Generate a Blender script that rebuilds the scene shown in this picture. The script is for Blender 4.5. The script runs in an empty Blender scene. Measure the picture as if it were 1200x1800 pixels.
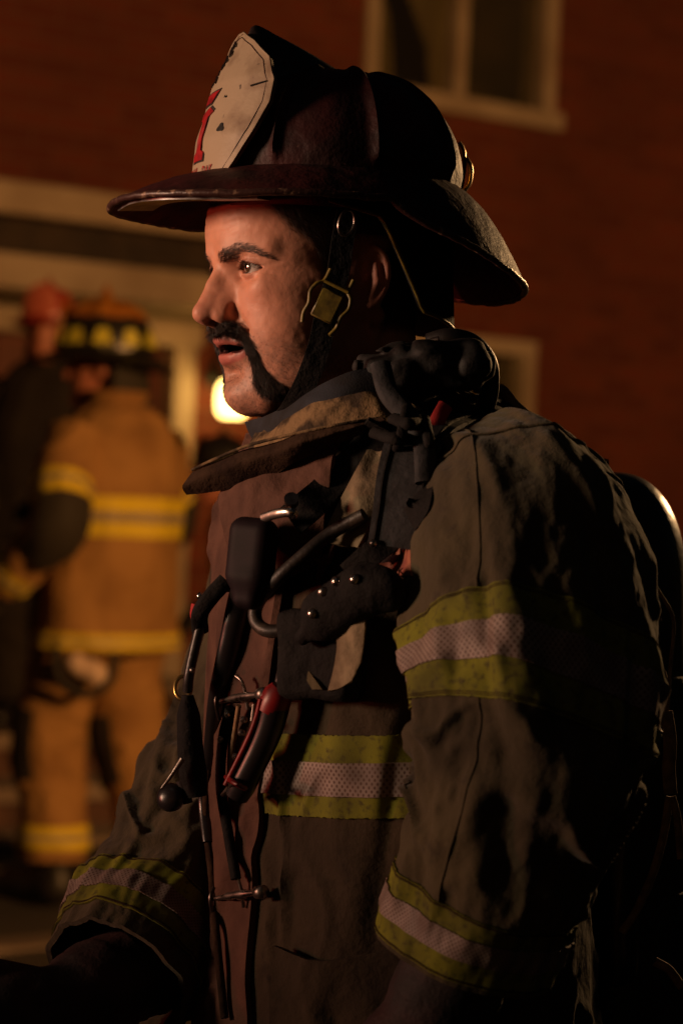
import bpy, math, random
import numpy as np
from mathutils import Matrix, Vector
from mathutils.bvhtree import BVHTree

# ------------------------------------------------------------------ camera, sky, lights
sc = bpy.context.scene
CAMD, SPX = 2.2, 0.0005          # focus distance; metres per photo pixel at that distance
EYE = 1.45
RHO = math.radians(2.5)          # the camera was held slightly rolled
R_ = np.array([math.cos(RHO), 0, math.sin(RHO)])
U_ = np.array([-math.sin(RHO), 0, math.cos(RHO)])
F_ = np.array([0.0, 1.0, 0.0])
O_ = np.array([0.0, 0.0, EYE])

cam_d = bpy.data.cameras.new('camera')
cam = bpy.data.objects.new('camera', cam_d)
sc.collection.objects.link(cam)
cam.matrix_world = Matrix(((R_[0], U_[0], 0, 0), (0, 0, -1, -CAMD), (R_[2], U_[2], 0, EYE), (0, 0, 0, 1)))
cam_d.sensor_fit = 'VERTICAL'
cam_d.sensor_height = 36.0
cam_d.lens = 36.0 * CAMD / (1800 * SPX)
cam_d.clip_start = 0.05
cam_d.clip_end = 500
cam_d.dof.use_dof = True
cam_d.dof.focus_distance = CAMD - 0.06
cam_d.dof.aperture_fstop = 5.3
sc.camera = cam

world = bpy.data.worlds.new('World')
sc.world = world
world.use_nodes = True
wn = world.node_tree
sky = wn.nodes.new('ShaderNodeTexSky')
sky.sky_type = 'NISHITA'
sky.sun_disc = False
sky.sun_elevation = math.radians(1.0)
sky.sun_rotation = math.radians(200)
wn.nodes['Background'].inputs['Strength'].default_value = 0.007
wn.links.new(sky.outputs[0], wn.nodes['Background'].inputs['Color'])

def lamp(name, kind, loc, target, energy, color, **kw):
    d = bpy.data.lights.new(name, kind)
    d.energy = energy
    d.color = color
    for k, v in kw.items():
        setattr(d, k, v)
    o = bpy.data.objects.new(name, d)
    sc.collection.objects.link(o)
    o.location = loc
    if target is not None:
        o.rotation_euler = (Vector(target) - Vector(loc)).to_track_quat('-Z', 'Y').to_euler()
    return o

# night: the sun lamp is only a trace of moonlight
lamp('sun', 'SUN', (0, 0, 20), (6, 9, 0), 0.01, (1.0, 0.93, 0.85), angle=math.radians(0.5))
# floodlight of the fire engine parked to the left, its red beacon, and the warm floodlight on the lawn
lamp('engine_floodlight', 'SPOT', (-4.25, -1.15, 1.95), (-0.09, -0.05, 1.62), 800, (1.0, 0.62, 0.40),
     spot_size=math.radians(18), spot_blend=1.0, shadow_soft_size=0.42)
lamp('engine_beacon', 'SPOT', (-4.4, -0.5, 1.35), (-0.1, 0.0, 1.40), 120, (1.0, 0.11, 0.07),
     spot_size=math.radians(17), spot_blend=1.0, shadow_soft_size=0.08)
lamp('lawn_floodlight', 'SPOT', (4.6, -1.2, 3.0), (0.2, 8.4, 1.7), 1900, (1.0, 0.44, 0.13),
     spot_size=math.radians(58), spot_blend=0.5, shadow_soft_size=0.12)
lamp('street_floodlight', 'SPOT', (2.7, 4.4, 2.7), (0.2, 0.1, 1.4), 480, (1.0, 0.56, 0.24),
     spot_size=math.radians(30), spot_blend=0.6, shadow_soft_size=0.10)

sc.view_settings.view_transform = 'Standard'
sc.view_settings.look = 'None'
sc.view_settings.gamma = 1.0
sc.view_settings.use_curve_mapping = False
sc.view_settings.exposure = 0.0
sc.render.engine = 'CYCLES'
sc.cycles.use_denoising = True
sc.cycles.max_bounces = 6
sc.cycles.caustics_reflective = False
sc.cycles.caustics_refractive = False

# ------------------------------------------------------------------ numpy helpers
rng = np.random.default_rng(7)

def S2W(p):
    p = np.asarray(p, float)
    return p[..., 0:1] * R_ + p[..., 1:2] * F_ + p[..., 2:3] * U_ + O_

def P(px, py, y=0.0):
    """a point seen at photo pixel (px, py), y metres beyond the focus distance"""
    k = SPX * (CAMD + y) / CAMD
    return np.array([(px - 600) * k, y, -(py - 900) * k])

def W(px, py, dist):
    return S2W(P(px, py, dist - CAMD))

def PX(s):
    k = SPX * (CAMD + s[..., 1]) / CAMD
    return s[..., 0] / k + 600, 900 - s[..., 2] / k

def norm(v):
    return v / np.maximum(np.linalg.norm(v, axis=-1, keepdims=True), 1e-12)

def sstep(a, b, x):
    t = np.clip((x - a) / (b - a), 0, 1)
    return t * t * (3 - 2 * t)

def _hash(ix, iy, iz, seed):
    n = (ix.astype(np.int64) * 374761393 + iy.astype(np.int64) * 668265263 + iz.astype(np.int64) * 2147483647 + seed * 974634777) & 0xffffffff
    n = ((n ^ (n >> 13)) * 1274126177) & 0xffffffff
    n = (n ^ (n >> 16)) & 0xffffffff
    return n / 2147483647.5 - 1.0

def noise3(p, seed=0):
    p = np.asarray(p, float)
    i = np.floor(p)
    f = p - i
    f = f * f * f * (f * (f * 6 - 15) + 10)
    ix, iy, iz = i[..., 0], i[..., 1], i[..., 2]
    out = 0
    for dx in (0, 1):
        wx = f[..., 0] if dx else 1 - f[..., 0]
        for dy in (0, 1):
            wy = f[..., 1] if dy else 1 - f[..., 1]
            for dz in (0, 1):
                wz = f[..., 2] if dz else 1 - f[..., 2]
                out = out + wx * wy * wz * _hash(ix + dx, iy + dy, iz + dz, seed)
    return out

def fbm(p, oct=3, seed=0):
    a, s, o = 1.0, 0.0, 0.0
    for k in range(oct):
        o = o + a * noise3(np.asarray(p) * (2 ** k), seed + k)
        s += a
        a *= 0.5
    return o / s

def crease(p, seed=0, sharp=1.0):
    """soft cloth ridges: 1 on a fold line, 0 away from it"""
    return np.exp(-(noise3(p, seed) * 4.0 * sharp) ** 2)

def cr(pts, n):
    """Catmull-Rom through pts, n samples"""
    pts = np.asarray(pts, float)
    m = len(pts)
    if m == 2:
        t = np.linspace(0, 1, n)[:, None]
        return pts[0] * (1 - t) + pts[1] * t
    q = np.vstack([2 * pts[0] - pts[1], pts, 2 * pts[-1] - pts[-2]])
    d = np.concatenate([[0], np.cumsum(np.linalg.norm(np.diff(pts[:, :3] if pts.shape[1] > 3 else pts, axis=0), axis=1) + 1e-9)])
    t = np.interp(np.linspace(0, d[-1], n), d, np.arange(m))
    i = np.minimum(t.astype(int), m - 2)
    f = (t - i)[:, None]
    p0, p1, p2, p3 = q[i], q[i + 1], q[i + 2], q[i + 3]
    return 0.5 * (2 * p1 + (p2 - p0) * f + (2 * p0 - 5 * p1 + 4 * p2 - p3) * f ** 2 + (3 * p1 - p0 - 3 * p2 + p3) * f ** 3)

# ------------------------------------------------------------------ objects
def tag(o, label=None, cat=None, group=None, kind=None):
    if label: o['label'] = label
    if cat: o['category'] = cat
    if group: o['group'] = group
    if kind: o['kind'] = kind
    return o

def empty(name, loc, label=None, cat=None, group=None):
    o = bpy.data.objects.new(name, None)
    sc.collection.objects.link(o)
    o.empty_display_size = 0.1
    o.location = loc
    o['_m'] = 1
    del o['_m']
    return tag(o, label, cat, group)

def pin(o, parent):
    o.parent = parent
    o.matrix_parent_inverse = Matrix.Translation(parent.location).inverted() if parent.parent is None and parent.type == 'EMPTY' else Matrix.Identity(4)
    return o

def mesh_obj(name, V, Fc, mat=None, parent=None, smooth=True, uv=None, col=None, world=False, sharp=None):
    """V in subject space (camera axes) unless world=True"""
    V = np.asarray(V, float)
    if not world:
        V = S2W(V)
    me = bpy.data.meshes.new(name)
    if isinstance(Fc, np.ndarray):
        k = Fc.shape[1]
        me.vertices.add(len(V)); me.vertices.foreach_set('co', V.astype(np.float32).ravel())
        me.loops.add(Fc.size); me.loops.foreach_set('vertex_index', Fc.astype(np.int32).ravel())
        me.polygons.add(len(Fc)); me.polygons.foreach_set('loop_start', np.arange(0, Fc.size, k, dtype=np.int32))
        me.update(calc_edges=True)
        me.validate()
    else:
        me.from_pydata(V.tolist(), [], Fc)
        me.update()
    if smooth:
        me.polygons.foreach_set('use_smooth', [True] * len(me.polygons))
    if sharp is not None:
        me.set_sharp_from_angle(angle=math.radians(sharp))
    if uv is not None:
        ul = me.uv_layers.new(name='UVMap')
        li = np.zeros(len(me.loops), np.int32); me.loops.foreach_get('vertex_index', li)
        ul.data.foreach_set('uv', np.asarray(uv, np.float32)[li].ravel())
    if col is not None:
        a = me.color_attributes.new('tint', 'FLOAT_COLOR', 'POINT')
        c = np.ones((len(V), 4), np.float32); c[:, :3] = col
        a.data.foreach_set('color', c.ravel())
    if mat is not None:
        me.materials.append(mat)
    o = bpy.data.objects.new(name, me)
    sc.collection.objects.link(o)
    if parent is not None:
        pin(o, parent)
    return o

def grid_faces(nu, nv, closed=False, flip=False):
    """vertex (i, j) -> i * nv + j"""
    i = np.arange(nu if closed else nu - 1)
    j = np.arange(nv - 1)
    I, J = np.meshgrid(i, j, indexing='ij')
    I2 = (I + 1) % nu
    f = np.stack([I * nv + J, I2 * nv + J, I2 * nv + J + 1, I * nv + J + 1], -1).reshape(-1, 4)
    return f[:, ::-1] if flip else f

def grid_normals(G, closed=False):
    du = np.roll(G, -1, 0) - np.roll(G, 1, 0) if closed else np.gradient(G, axis=0)
    dv = np.gradient(G, axis=1)
    return norm(np.cross(du, dv))

def sheet(name, G, mat, parent=None, thick=0.002, closed=False, uv=None, outward=None, col=None, world=False):
    """a cloth-like sheet with real thickness from a grid of points G[nu, nv, 3]; thickness goes away from `outward`"""
    nu, nv = G.shape[:2]
    N = grid_normals(G, closed)
    if outward is not None:
        s = np.sign(np.sum(N * outward, axis=-1, keepdims=True).mean())
        N = N * (s if s else 1)
    else:
        s = 1
    B = G - N * thick
    V = np.concatenate([G.reshape(-1, 3), B.reshape(-1, 3)])
    f1 = grid_faces(nu, nv, closed, flip=s < 0)
    n = nu * nv
    f2 = f1[:, ::-1] + n
    rim = []
    def edge(idx):
        a, b = idx[:-1], idx[1:]
        rim.append(np.stack([a, b, b + n, a + n], -1))
    idx = np.arange(n).reshape(nu, nv)
    ring = (lambda r: np.concatenate([r, r[:1]])) if closed else (lambda r: r)
    edge(ring(idx[:, 0])); edge(ring(idx[:, -1])[::-1])
    if not closed:
        edge(idx[0, ::-1]); edge(idx[-1, :])
    Fc = np.concatenate([f1, f2] + rim)
    UV = None
    if uv is not None:
        UV = np.concatenate([uv.reshape(-1, 2)] * 2)
    C = None if col is None else np.concatenate([col.reshape(-1, 3)] * 2)
    return mesh_obj(name, V, Fc, mat, parent, uv=UV, col=C, world=world, sharp=50)

def frames(path, up=None):
    t = norm(np.gradient(path, axis=0))
    up = np.array([0.13, -1.0, 0.07]) if up is None else np.asarray(up, float)
    if up.ndim == 1:
        up = np.repeat(up[None], len(path), 0)
    e1 = norm(up - np.sum(up * t, -1, keepdims=True) * t)
    return t, e1, np.cross(t, e1)

def tube_geo(path, r, seg=10, flat=1.0, up=None, cap=True):
    path = np.asarray(path, float)
    r = np.broadcast_to(np.asarray(r, float), (len(path),))
    t, e1, e2 = frames(path, up)
    a = np.linspace(0, 2 * np.pi, seg, endpoint=False)
    G = path[None] + r[None, :, None] * (np.cos(a)[:, None, None] * e1[None] * flat + np.sin(a)[:, None, None] * e2[None])
    V = G.reshape(-1, 3)
    Fc = grid_faces(seg, len(path), True, flip=True).tolist()
    if cap:
        n = len(path)
        Fc.append([i * n for i in range(seg)])
        Fc.append([i * n + n - 1 for i in range(seg)][::-1])
    return V, Fc

def tube(name, path, r, mat, parent=None, seg=10, flat=1.0, up=None, world=False):
    V, Fc = tube_geo(path, r, seg, flat, up)
    return mesh_obj(name, V, Fc, mat, parent, world=world, sharp=60)

class MB:
    """collects pieces of ONE part"""
    def __init__(s): s.V, s.F, s.n = [], [], 0
    def add(s, V, Fc):
        V = np.asarray(V, float)
        s.V.append(V); s.F += [[int(k) + s.n for k in f] for f in Fc]; s.n += len(V)
        return s
    def tube(s, path, r, seg=8, flat=1.0, up=None): return s.add(*tube_geo(np.asarray(path, float), r, seg, flat, up))
    def box(s, c, size, M=None, bevel=0.15):
        V, Fc = rbox_geo(size, bevel)
        V = V if M is None else V @ np.asarray(M).T
        return s.add(V + np.asarray(c, float), Fc)
    def build(s, name, mat, parent=None, world=False, sharp=40): return mesh_obj(name, np.concatenate(s.V), s.F, mat, parent, world=world, sharp=sharp)

def rbox_geo(size, bevel=0.15):
    """box with chamfered edges: size (x, y, z), bevel as share of the smallest side"""
    h = np.asarray(size, float) / 2
    b = bevel * h.min()
    V, idx = [], {}
    for sx in (-1, 1):
        for sy in (-1, 1):
            for sz in (-1, 1):
                for k in range(3):
                    v = np.array([sx, sy, sz]) * h
                    for m in range(3):
                        if m != k: v[m] -= np.array([sx, sy, sz])[m] * b
                    idx[(sx, sy, sz, k)] = len(V); V.append(v)
    Fc = []
    for k in range(3):
        a, c = (k + 1) % 3, (k + 2) % 3
        for s in (-1, 1):
            q = []
            for sa, sb in ((-1, -1), (1, -1), (1, 1), (-1, 1)):
                key = [0, 0, 0]; key[k] = s; key[a] = sa; key[c] = sb
                q.append(idx[(*key, k)])
            Fc.append(q if s > 0 else q[::-1])
    for k in range(3):           # edges along axis k
        a, c = (k + 1) % 3, (k + 2) % 3
        for sa in (-1, 1):
            for sb in (-1, 1):
                lo = [0, 0, 0]; hi = [0, 0, 0]
                lo[k], hi[k] = -1, 1
                lo[a] = hi[a] = sa; lo[c] = hi[c] = sb
                q = [idx[(*lo, a)], idx[(*hi, a)], idx[(*hi, c)], idx[(*lo, c)]]
                Fc.append(q if sa * sb < 0 else q[::-1])
    for sx in (-1, 1):
        for sy in (-1, 1):
            for sz in (-1, 1):
                q = [idx[(sx, sy, sz, k)] for k in range(3)]
                Fc.append(q if sx * sy * sz > 0 else q[::-1])
    return np.array(V), Fc

def lathe_geo(prof, seg=32, M=None, c=(0, 0, 0)):
    """prof: list of (radius, height); closed at both ends"""
    prof = np.asarray(prof, float)
    a = np.linspace(0, 2 * np.pi, seg, endpoint=False)
    G = np.stack([np.cos(a)[:, None] * prof[None, :, 0], np.sin(a)[:, None] * prof[None, :, 0], np.repeat(prof[None, :, 1], seg, 0)], -1)
    V = G.reshape(-1, 3)
    n = len(prof)
    Fc = grid_faces(seg, n, True).tolist()
    Fc.append([i * n for i in range(seg)][::-1]); Fc.append([i * n + n - 1 for i in range(seg)])
    if M is not None: V = V @ np.asarray(M).T
    return V + np.asarray(c, float), Fc

def basis(z, x=(1, 0, 0)):
    """matrix whose columns are an orthonormal frame with third axis z"""
    z = norm(np.asarray(z, float)); x = np.asarray(x, float)
    x = norm(x - z * (x @ z)); y = np.cross(z, x)
    return np.stack([x, y, z], 1)

# ------------------------------------------------------------------ signed distance modelling
def surface_nets(f, lo, hi, h):
    """f(points[N,3]) -> distance. Returns verts, quads"""
    lo, hi = np.asarray(lo, float), np.asarray(hi, float)
    n = np.ceil((hi - lo) / h).astype(int) + 1
    K = 6
    nc = -(-n // K) + 1
    gx = [lo[k] + np.arange(nc[k]) * h * K for k in range(3)]
    C = np.stack(np.meshgrid(*gx, indexing='ij'), -1)
    dc = f(C.reshape(-1, 3)).reshape(nc)
    near = np.abs(dc) < h * K * 1.9
    D = np.repeat(np.repeat(np.repeat(np.where(dc > 0, 1.0, -1.0), K, 0), K, 1), K, 2)
    M = near.copy()
    for ax in range(3):
        M = M | np.roll(M, 1, ax)
    Mf = np.repeat(np.repeat(np.repeat(M, K, 0), K, 1), K, 2)[:n[0], :n[1], :n[2]]
    D = D[:n[0], :n[1], :n[2]].astype(np.float32).copy()
    idx = np.argwhere(Mf)
    vals = np.empty(len(idx), np.float32)
    for s in range(0, len(idx), 400000):
        vals[s:s + 400000] = f(lo + idx[s:s + 400000] * h)
    D[Mf] = vals
    inside = D < 0
    m = n - 1
    cnt = np.zeros(m, np.int8)
    for a in (0, 1):
        for b in (0, 1):
            for c in (0, 1):
                cnt += inside[a:a + m[0], b:b + m[1], c:c + m[2]]
    act = (cnt > 0) & (cnt < 8)
    cells = np.argwhere(act)
    vid = np.full(m, -1, np.int64)
    vid[act] = np.arange(len(cells))
    acc = np.zeros((len(cells), 3)); num = np.zeros(len(cells))
    corners = [(a, b, c) for a in (0, 1) for b in (0, 1) for c in (0, 1)]
    for p in corners:
        for q in corners:
            if sum(abs(p[k] - q[k]) for k in range(3)) == 1 and p < q:
                dp = D[cells[:, 0] + p[0], cells[:, 1] + p[1], cells[:, 2] + p[2]]
                dq = D[cells[:, 0] + q[0], cells[:, 1] + q[1], cells[:, 2] + q[2]]
                x = (dp < 0) != (dq < 0)
                t = np.where(x, dp / np.where(x, dp - dq, 1), 0)
                pt = np.array(p) + (np.array(q) - np.array(p)) * t[:, None]
                acc += np.where(x[:, None], pt, 0); num += x
    V = lo + (cells + acc / num[:, None]) * h
    quads = []
    for ax in range(3):
        b, c = (ax + 1) % 3, (ax + 2) % 3
        sl0 = [slice(None)] * 3; sl1 = [slice(None)] * 3
        sl0[ax] = slice(0, -1); sl1[ax] = slice(1, None)
        A, B = inside[tuple(sl0)], inside[tuple(sl1)]
        e = np.argwhere(A != B)
        ok = (e[:, b] > 0) & (e[:, c] > 0) & (e[:, b] < n[b] - 1) & (e[:, c] < n[c] - 1)
        e = e[ok]
        def cell(db, dcc):
            k = e.copy(); k[:, b] += db; k[:, c] += dcc
            return vid[k[:, 0], k[:, 1], k[:, 2]]
        q = np.stack([cell(-1, -1), cell(0, -1), cell(0, 0), cell(-1, 0)], 1)
        fl = ~A[e[:, 0], e[:, 1], e[:, 2]]
        q[fl] = q[fl][:, ::-1]
        quads.append(q)
    Q = np.concatenate(quads)
    return V, Q[(Q >= 0).all(1)]

def smin(a, b, k):
    h = np.clip(0.5 + 0.5 * (b - a) / k, 0, 1)
    return b + (a - b) * h - k * h * (1 - h)
def smax(a, b, k): return -smin(-a, -b, k)
def ell(p, c, r):
    q = p - np.asarray(c, float); r = np.asarray(r, float)
    k0 = np.linalg.norm(q / r, axis=1); k1 = np.linalg.norm(q / r ** 2, axis=1)
    return k0 * (k0 - 1) / np.maximum(k1, 1e-9)
def cap(p, a, b, ra, rb):
    a, b = np.asarray(a, float), np.asarray(b, float)
    ab = b - a
    t = np.clip(((p - a) @ ab) / (ab @ ab), 0, 1)
    return np.linalg.norm(p - a - t[:, None] * ab, axis=1) - (ra + (rb - ra) * t)
def chain(p, pts, rs, k=0.0):
    d = None
    for i in range(len(pts) - 1):
        e = cap(p, pts[i], pts[i + 1], rs[i], rs[i + 1])
        d = e if d is None else (smin(d, e, k) if k else np.minimum(d, e))
    return d
# ------------------------------------------------------------------ materials
def material(name, base, rough=0.6, metal=0.0, c2=None, scale=30.0, mix=(0.4, 0.65), bump=0.0, bscale=200.0,
             sss=0.0, coat=0.0, spec=0.5, attr=False, emit=None, estr=0.0, coord='Object', detail=4.0, sheen=0.0, bump2=0.0, b2scale=40.0,
             c3=None, scale3=120.0, mix3=(0.55, 0.7), rough2=None):
    m = bpy.data.materials.new(name)
    m.use_nodes = True
    nt = m.node_tree
    b = nt.nodes['Principled BSDF']
    L = nt.links.new
    N = nt.nodes.new
    b.inputs['Roughness'].default_value = rough
    b.inputs['Metallic'].default_value = metal
    b.inputs['Specular IOR Level'].default_value = spec
    if sss:
        b.inputs['Subsurface Weight'].default_value = sss
        b.inputs['Subsurface Radius'].default_value = (1.0, 0.35, 0.2)
        b.inputs['Subsurface Scale'].default_value = 0.006
    if coat:
        b.inputs['Coat Weight'].default_value = coat
        b.inputs['Coat Roughness'].default_value = 0.15
    if sheen:
        b.inputs['Sheen Weight'].default_value = sheen
        b.inputs['Sheen Roughness'].default_value = 0.5
    if emit:
        b.inputs['Emission Color'].default_value = (*emit, 1)
        b.inputs['Emission Strength'].default_value = estr
    tc = N('ShaderNodeTexCoord')
    col = None
    if attr:
        a = N('ShaderNodeVertexColor'); a.layer_name = 'tint'
        col = a.outputs['Color']
    else:
        rgb = N('ShaderNodeRGB'); rgb.outputs[0].default_value = (*base, 1)
        col = rgb.outputs[0]
    def blend(col, c2, scale, mix, det):
        n = N('ShaderNodeTexNoise'); n.inputs['Scale'].default_value = scale; n.inputs['Detail'].default_value = det
        L(tc.outputs[coord], n.inputs['Vector'])
        r = N('ShaderNodeMapRange'); r.inputs[1].default_value = mix[0]; r.inputs[2].default_value = mix[1]
        L(n.outputs['Fac'], r.inputs[0])
        x = N('ShaderNodeMix'); x.data_type = 'RGBA'
        L(r.outputs[0], x.inputs[0]); L(col, x.inputs[6])
        x.inputs[7].default_value = (*c2, 1)
        return x.outputs[2], r.outputs[0]
    if c2 is not None:
        col, fac = blend(col, c2, scale, mix, detail)
        if rough2 is not None:
            rr = N('ShaderNodeMapRange'); rr.inputs[3].default_value = rough; rr.inputs[4].default_value = rough2
            L(fac, rr.inputs[0]); L(rr.outputs[0], b.inputs['Roughness'])
    if c3 is not None:
        col, _ = blend(col, c3, scale3, mix3, 6.0)
    L(col, b.inputs['Base Color'])
    h = None
    for amt, sc_ in ((bump, bscale), (bump2, b2scale)):
        if amt:
            n = N('ShaderNodeTexNoise'); n.inputs['Scale'].default_value = sc_; n.inputs['Detail'].default_value = 3.0
            L(tc.outputs[coord], n.inputs['Vector'])
            bp = N('ShaderNodeBump'); bp.inputs['Strength'].default_value = min(1.0, amt); bp.inputs['Distance'].default_value = 0.6 / sc_
            L(n.outputs['Fac'], bp.inputs['Height'])
            if h is not None: L(h, bp.inputs['Normal'])
            h = bp.outputs[0]
    if h is not None: L(h, b.inputs['Normal'])
    return m

MT = {}
MT['skin'] = material('skin', (0.55, 0.3, 0.2), 0.5, attr=True, sss=0.12, bump=0.22, bscale=1100, bump2=0.1, b2scale=300, spec=0.45)
MT['hair'] = material('hair', (0.016, 0.010, 0.007), 0.42, c2=(0.085, 0.048, 0.028), scale=700, mix=(0.5, 0.72))
MT['eye'] = material('eye', (0.7, 0.65, 0.6), 0.08, attr=True, coat=1.0, spec=0.6)
MT['mouth'] = material('mouth', (0.12, 0.02, 0.018), 0.35)
MT['teeth'] = material('teeth', (0.62, 0.55, 0.42), 0.25)
MT['coat'] = material('turnout_cloth', (0.084, 0.069, 0.036), 0.92, c2=(0.038, 0.031, 0.019), scale=9, mix=(0.38, 0.72), c3=(0.028, 0.022, 0.016), scale3=38, mix3=(0.62, 0.8),
                      bump=0.55, bscale=700, bump2=0.35, b2scale=90, sheen=0.12, spec=0.2)
MT['coat_shaded'] = material('shaded_turnout_cloth', (0.058, 0.043, 0.026), 0.92, c2=(0.03, 0.023, 0.016), scale=9, mix=(0.38, 0.72), c3=(0.02, 0.016, 0.012), scale3=38, mix3=(0.6, 0.78), bump=0.55, bscale=700, bump2=0.35, b2scale=90, spec=0.2)  # torso and pockets: shade put into the colour, darker than the sleeves
MT['coat_worn'] = material('worn_collar_cloth', (0.21, 0.14, 0.07), 0.9, c2=(0.045, 0.032, 0.02), scale=45, mix=(0.45, 0.6), bump=0.6, bscale=600, bump2=0.5, b2scale=70, spec=0.2)
MT['flap'] = material('storm_flap_cloth', (0.12, 0.06, 0.042), 0.85, c2=(0.065, 0.032, 0.024), scale=22, mix=(0.4, 0.7), bump=0.4, bscale=700, bump2=0.3, b2scale=80, spec=0.2)
MT['lime'] = material('lime_trim', (0.22, 0.235, 0.018), 0.85, c2=(0.09, 0.09, 0.018), scale=18, mix=(0.32, 0.68), c3=(0.05, 0.042, 0.02), scale3=160, mix3=(0.52, 0.75), bump=0.5, bscale=900, spec=0.25)
MT['navy'] = material('navy_cloth', (0.028, 0.032, 0.042), 0.85, c2=(0.018, 0.018, 0.02), scale=40, bump=0.4, bscale=600, spec=0.25)
MT['webbing'] = material('grey_webbing', (0.034, 0.035, 0.038), 0.8, c2=(0.017, 0.017, 0.018), scale=60, bump=0.5, bscale=1000, bump2=0.3, b2scale=150, spec=0.3)
MT['black'] = material('black_rubber', (0.012, 0.011, 0.011), 0.42, c2=(0.02, 0.018, 0.017), scale=50, bump=0.15, bscale=300)
MT['blackcloth'] = material('black_cloth', (0.005, 0.0046, 0.0046), 0.85, c2=(0.010, 0.009, 0.0085), scale=50, bump=0.5, bscale=500, bump2=0.4, b2scale=80, spec=0.25)
MT['plastic'] = material('black_plastic', (0.016, 0.014, 0.015), 0.3, bump=0.1, bscale=900)
MT['chrome'] = material('worn_metal', (0.55, 0.5, 0.46), 0.22, metal=1.0, c2=(0.2, 0.17, 0.15), scale=80, rough2=0.5)
MT['brass'] = material('brass', (0.62, 0.43, 0.14), 0.28, metal=1.0, c2=(0.3, 0.2, 0.07), scale=90, rough2=0.5)
MT['buckle'] = material('yellow_buckle', (0.19, 0.14, 0.02), 0.45, c2=(0.08, 0.06, 0.012), scale=90, bump=0.1, bscale=400)
MT['redplastic'] = material('red_plastic', (0.22, 0.008, 0.01), 0.4, c2=(0.1, 0.004, 0.006), scale=60)
MT['redcloth'] = material('red_cloth', (0.4, 0.02, 0.02), 0.8, bump=0.4, bscale=700)
MT['helmet'] = material('helmet_leather', (0.05, 0.009, 0.009), 0.6, c2=(0.02, 0.006, 0.006), scale=26, mix=(0.4, 0.65), c3=(0.12, 0.06, 0.05), scale3=150, mix3=(0.68, 0.78), bump=0.3, bscale=320, bump2=0.2, b2scale=70, spec=0.28)
MT['helmet_black'] = material('helmet_soot', (0.012, 0.009, 0.008), 0.5, c2=(0.03, 0.012, 0.011), scale=40, bump=0.25, bscale=260)
MT['brimedge'] = material('brim_edge', (0.05, 0.02, 0.016), 0.4, c2=(0.28, 0.17, 0.11), scale=130, mix=(0.56, 0.66), bump=0.3, bscale=300)
MT['shield'] = material('shield_leather', (0.40, 0.31, 0.21), 0.55, c2=(0.2, 0.13, 0.085), scale=28, mix=(0.52, 0.72), c3=(0.05, 0.035, 0.03), scale3=90, mix3=(0.7, 0.76), bump=0.15, bscale=300, spec=0.35)
MT['paintred'] = material('red_paint', (0.4, 0.006, 0.01), 0.5, c2=(0.2, 0.004, 0.008), scale=120)
MT['paintdark'] = material('dark_outline', (0.03, 0.02, 0.018), 0.6)
MT['glove'] = material('glove_leather', (0.012, 0.008, 0.008), 0.75, c2=(0.03, 0.009, 0.009), scale=30, bump=0.4, bscale=260)
MT['cord'] = material('tan_webbing', (0.3, 0.18, 0.085), 0.7, c2=(0.14, 0.08, 0.04), scale=90, bump=0.4, bscale=900)
MT['cylinder'] = material('cylinder_paint', (0.025, 0.022, 0.02), 0.32, c2=(0.05, 0.04, 0.03), scale=30, mix=(0.5, 0.8), bump=0.1, bscale=150)

def silver_material():
    """perforated silver tape: dots across the UV map (UV in metres)"""
    m = material('silver_tape', (0.34, 0.27, 0.25), 0.6, spec=0.4)
    nt = m.node_tree; b = nt.nodes['Principled BSDF']; N = nt.nodes.new; L = nt.links.new
    uv = N('ShaderNodeUVMap')
    mp = N('ShaderNodeMapping'); mp.inputs['Scale'].default_value = (330, 330, 330); mp.inputs['Rotation'].default_value = (0, 0, math.radians(45))
    L(uv.outputs[0], mp.inputs[0])
    fr = N('ShaderNodeVectorMath'); fr.operation = 'FRACTION'; L(mp.outputs[0], fr.inputs[0])
    sb = N('ShaderNodeVectorMath'); sb.operation = 'SUBTRACT'; sb.inputs[1].default_value = (0.5, 0.5, 0); L(fr.outputs[0], sb.inputs[0])
    ml = N('ShaderNodeVectorMath'); ml.operation = 'MULTIPLY'; ml.inputs[1].default_value = (1, 1, 0); L(sb.outputs[0], ml.inputs[0])
    ln = N('ShaderNodeVectorMath'); ln.operation = 'LENGTH'; L(ml.outputs[0], ln.inputs[0])
    r = N('ShaderNodeMapRange'); r.inputs[1].default_value = 0.22; r.inputs[2].default_value = 0.36; L(ln.outputs['Value'], r.inputs[0])
    ns = N('ShaderNodeTexNoise'); ns.inputs['Scale'].default_value = 40; tc = N('ShaderNodeTexCoord'); L(tc.outputs['Object'], ns.inputs[0])
    r2 = N('ShaderNodeMapRange'); r2.inputs[1].default_value = 0.35; r2.inputs[2].default_value = 0.7; L(ns.outputs[0], r2.inputs[0])
    mu = N('ShaderNodeMath'); mu.operation = 'MULTIPLY'; L(r.outputs[0], mu.inputs[0]); mu.inputs[1].default_value = 1.0
    x = N('ShaderNodeMix'); x.data_type = 'RGBA'
    L(mu.outputs[0], x.inputs[0]); x.inputs[6].default_value = (0.09, 0.05, 0.035, 1); 
    y = N('ShaderNodeMix'); y.data_type = 'RGBA'; L(r2.outputs[0], y.inputs[0]); y.inputs[6].default_value = (0.30, 0.24, 0.21, 1); y.inputs[7].default_value = (0.15, 0.115, 0.1, 1)
    L(y.outputs[2], x.inputs[7]); L(x.outputs[2], b.inputs['Base Color'])
    return m
MT['silver'] = silver_material()
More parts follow.
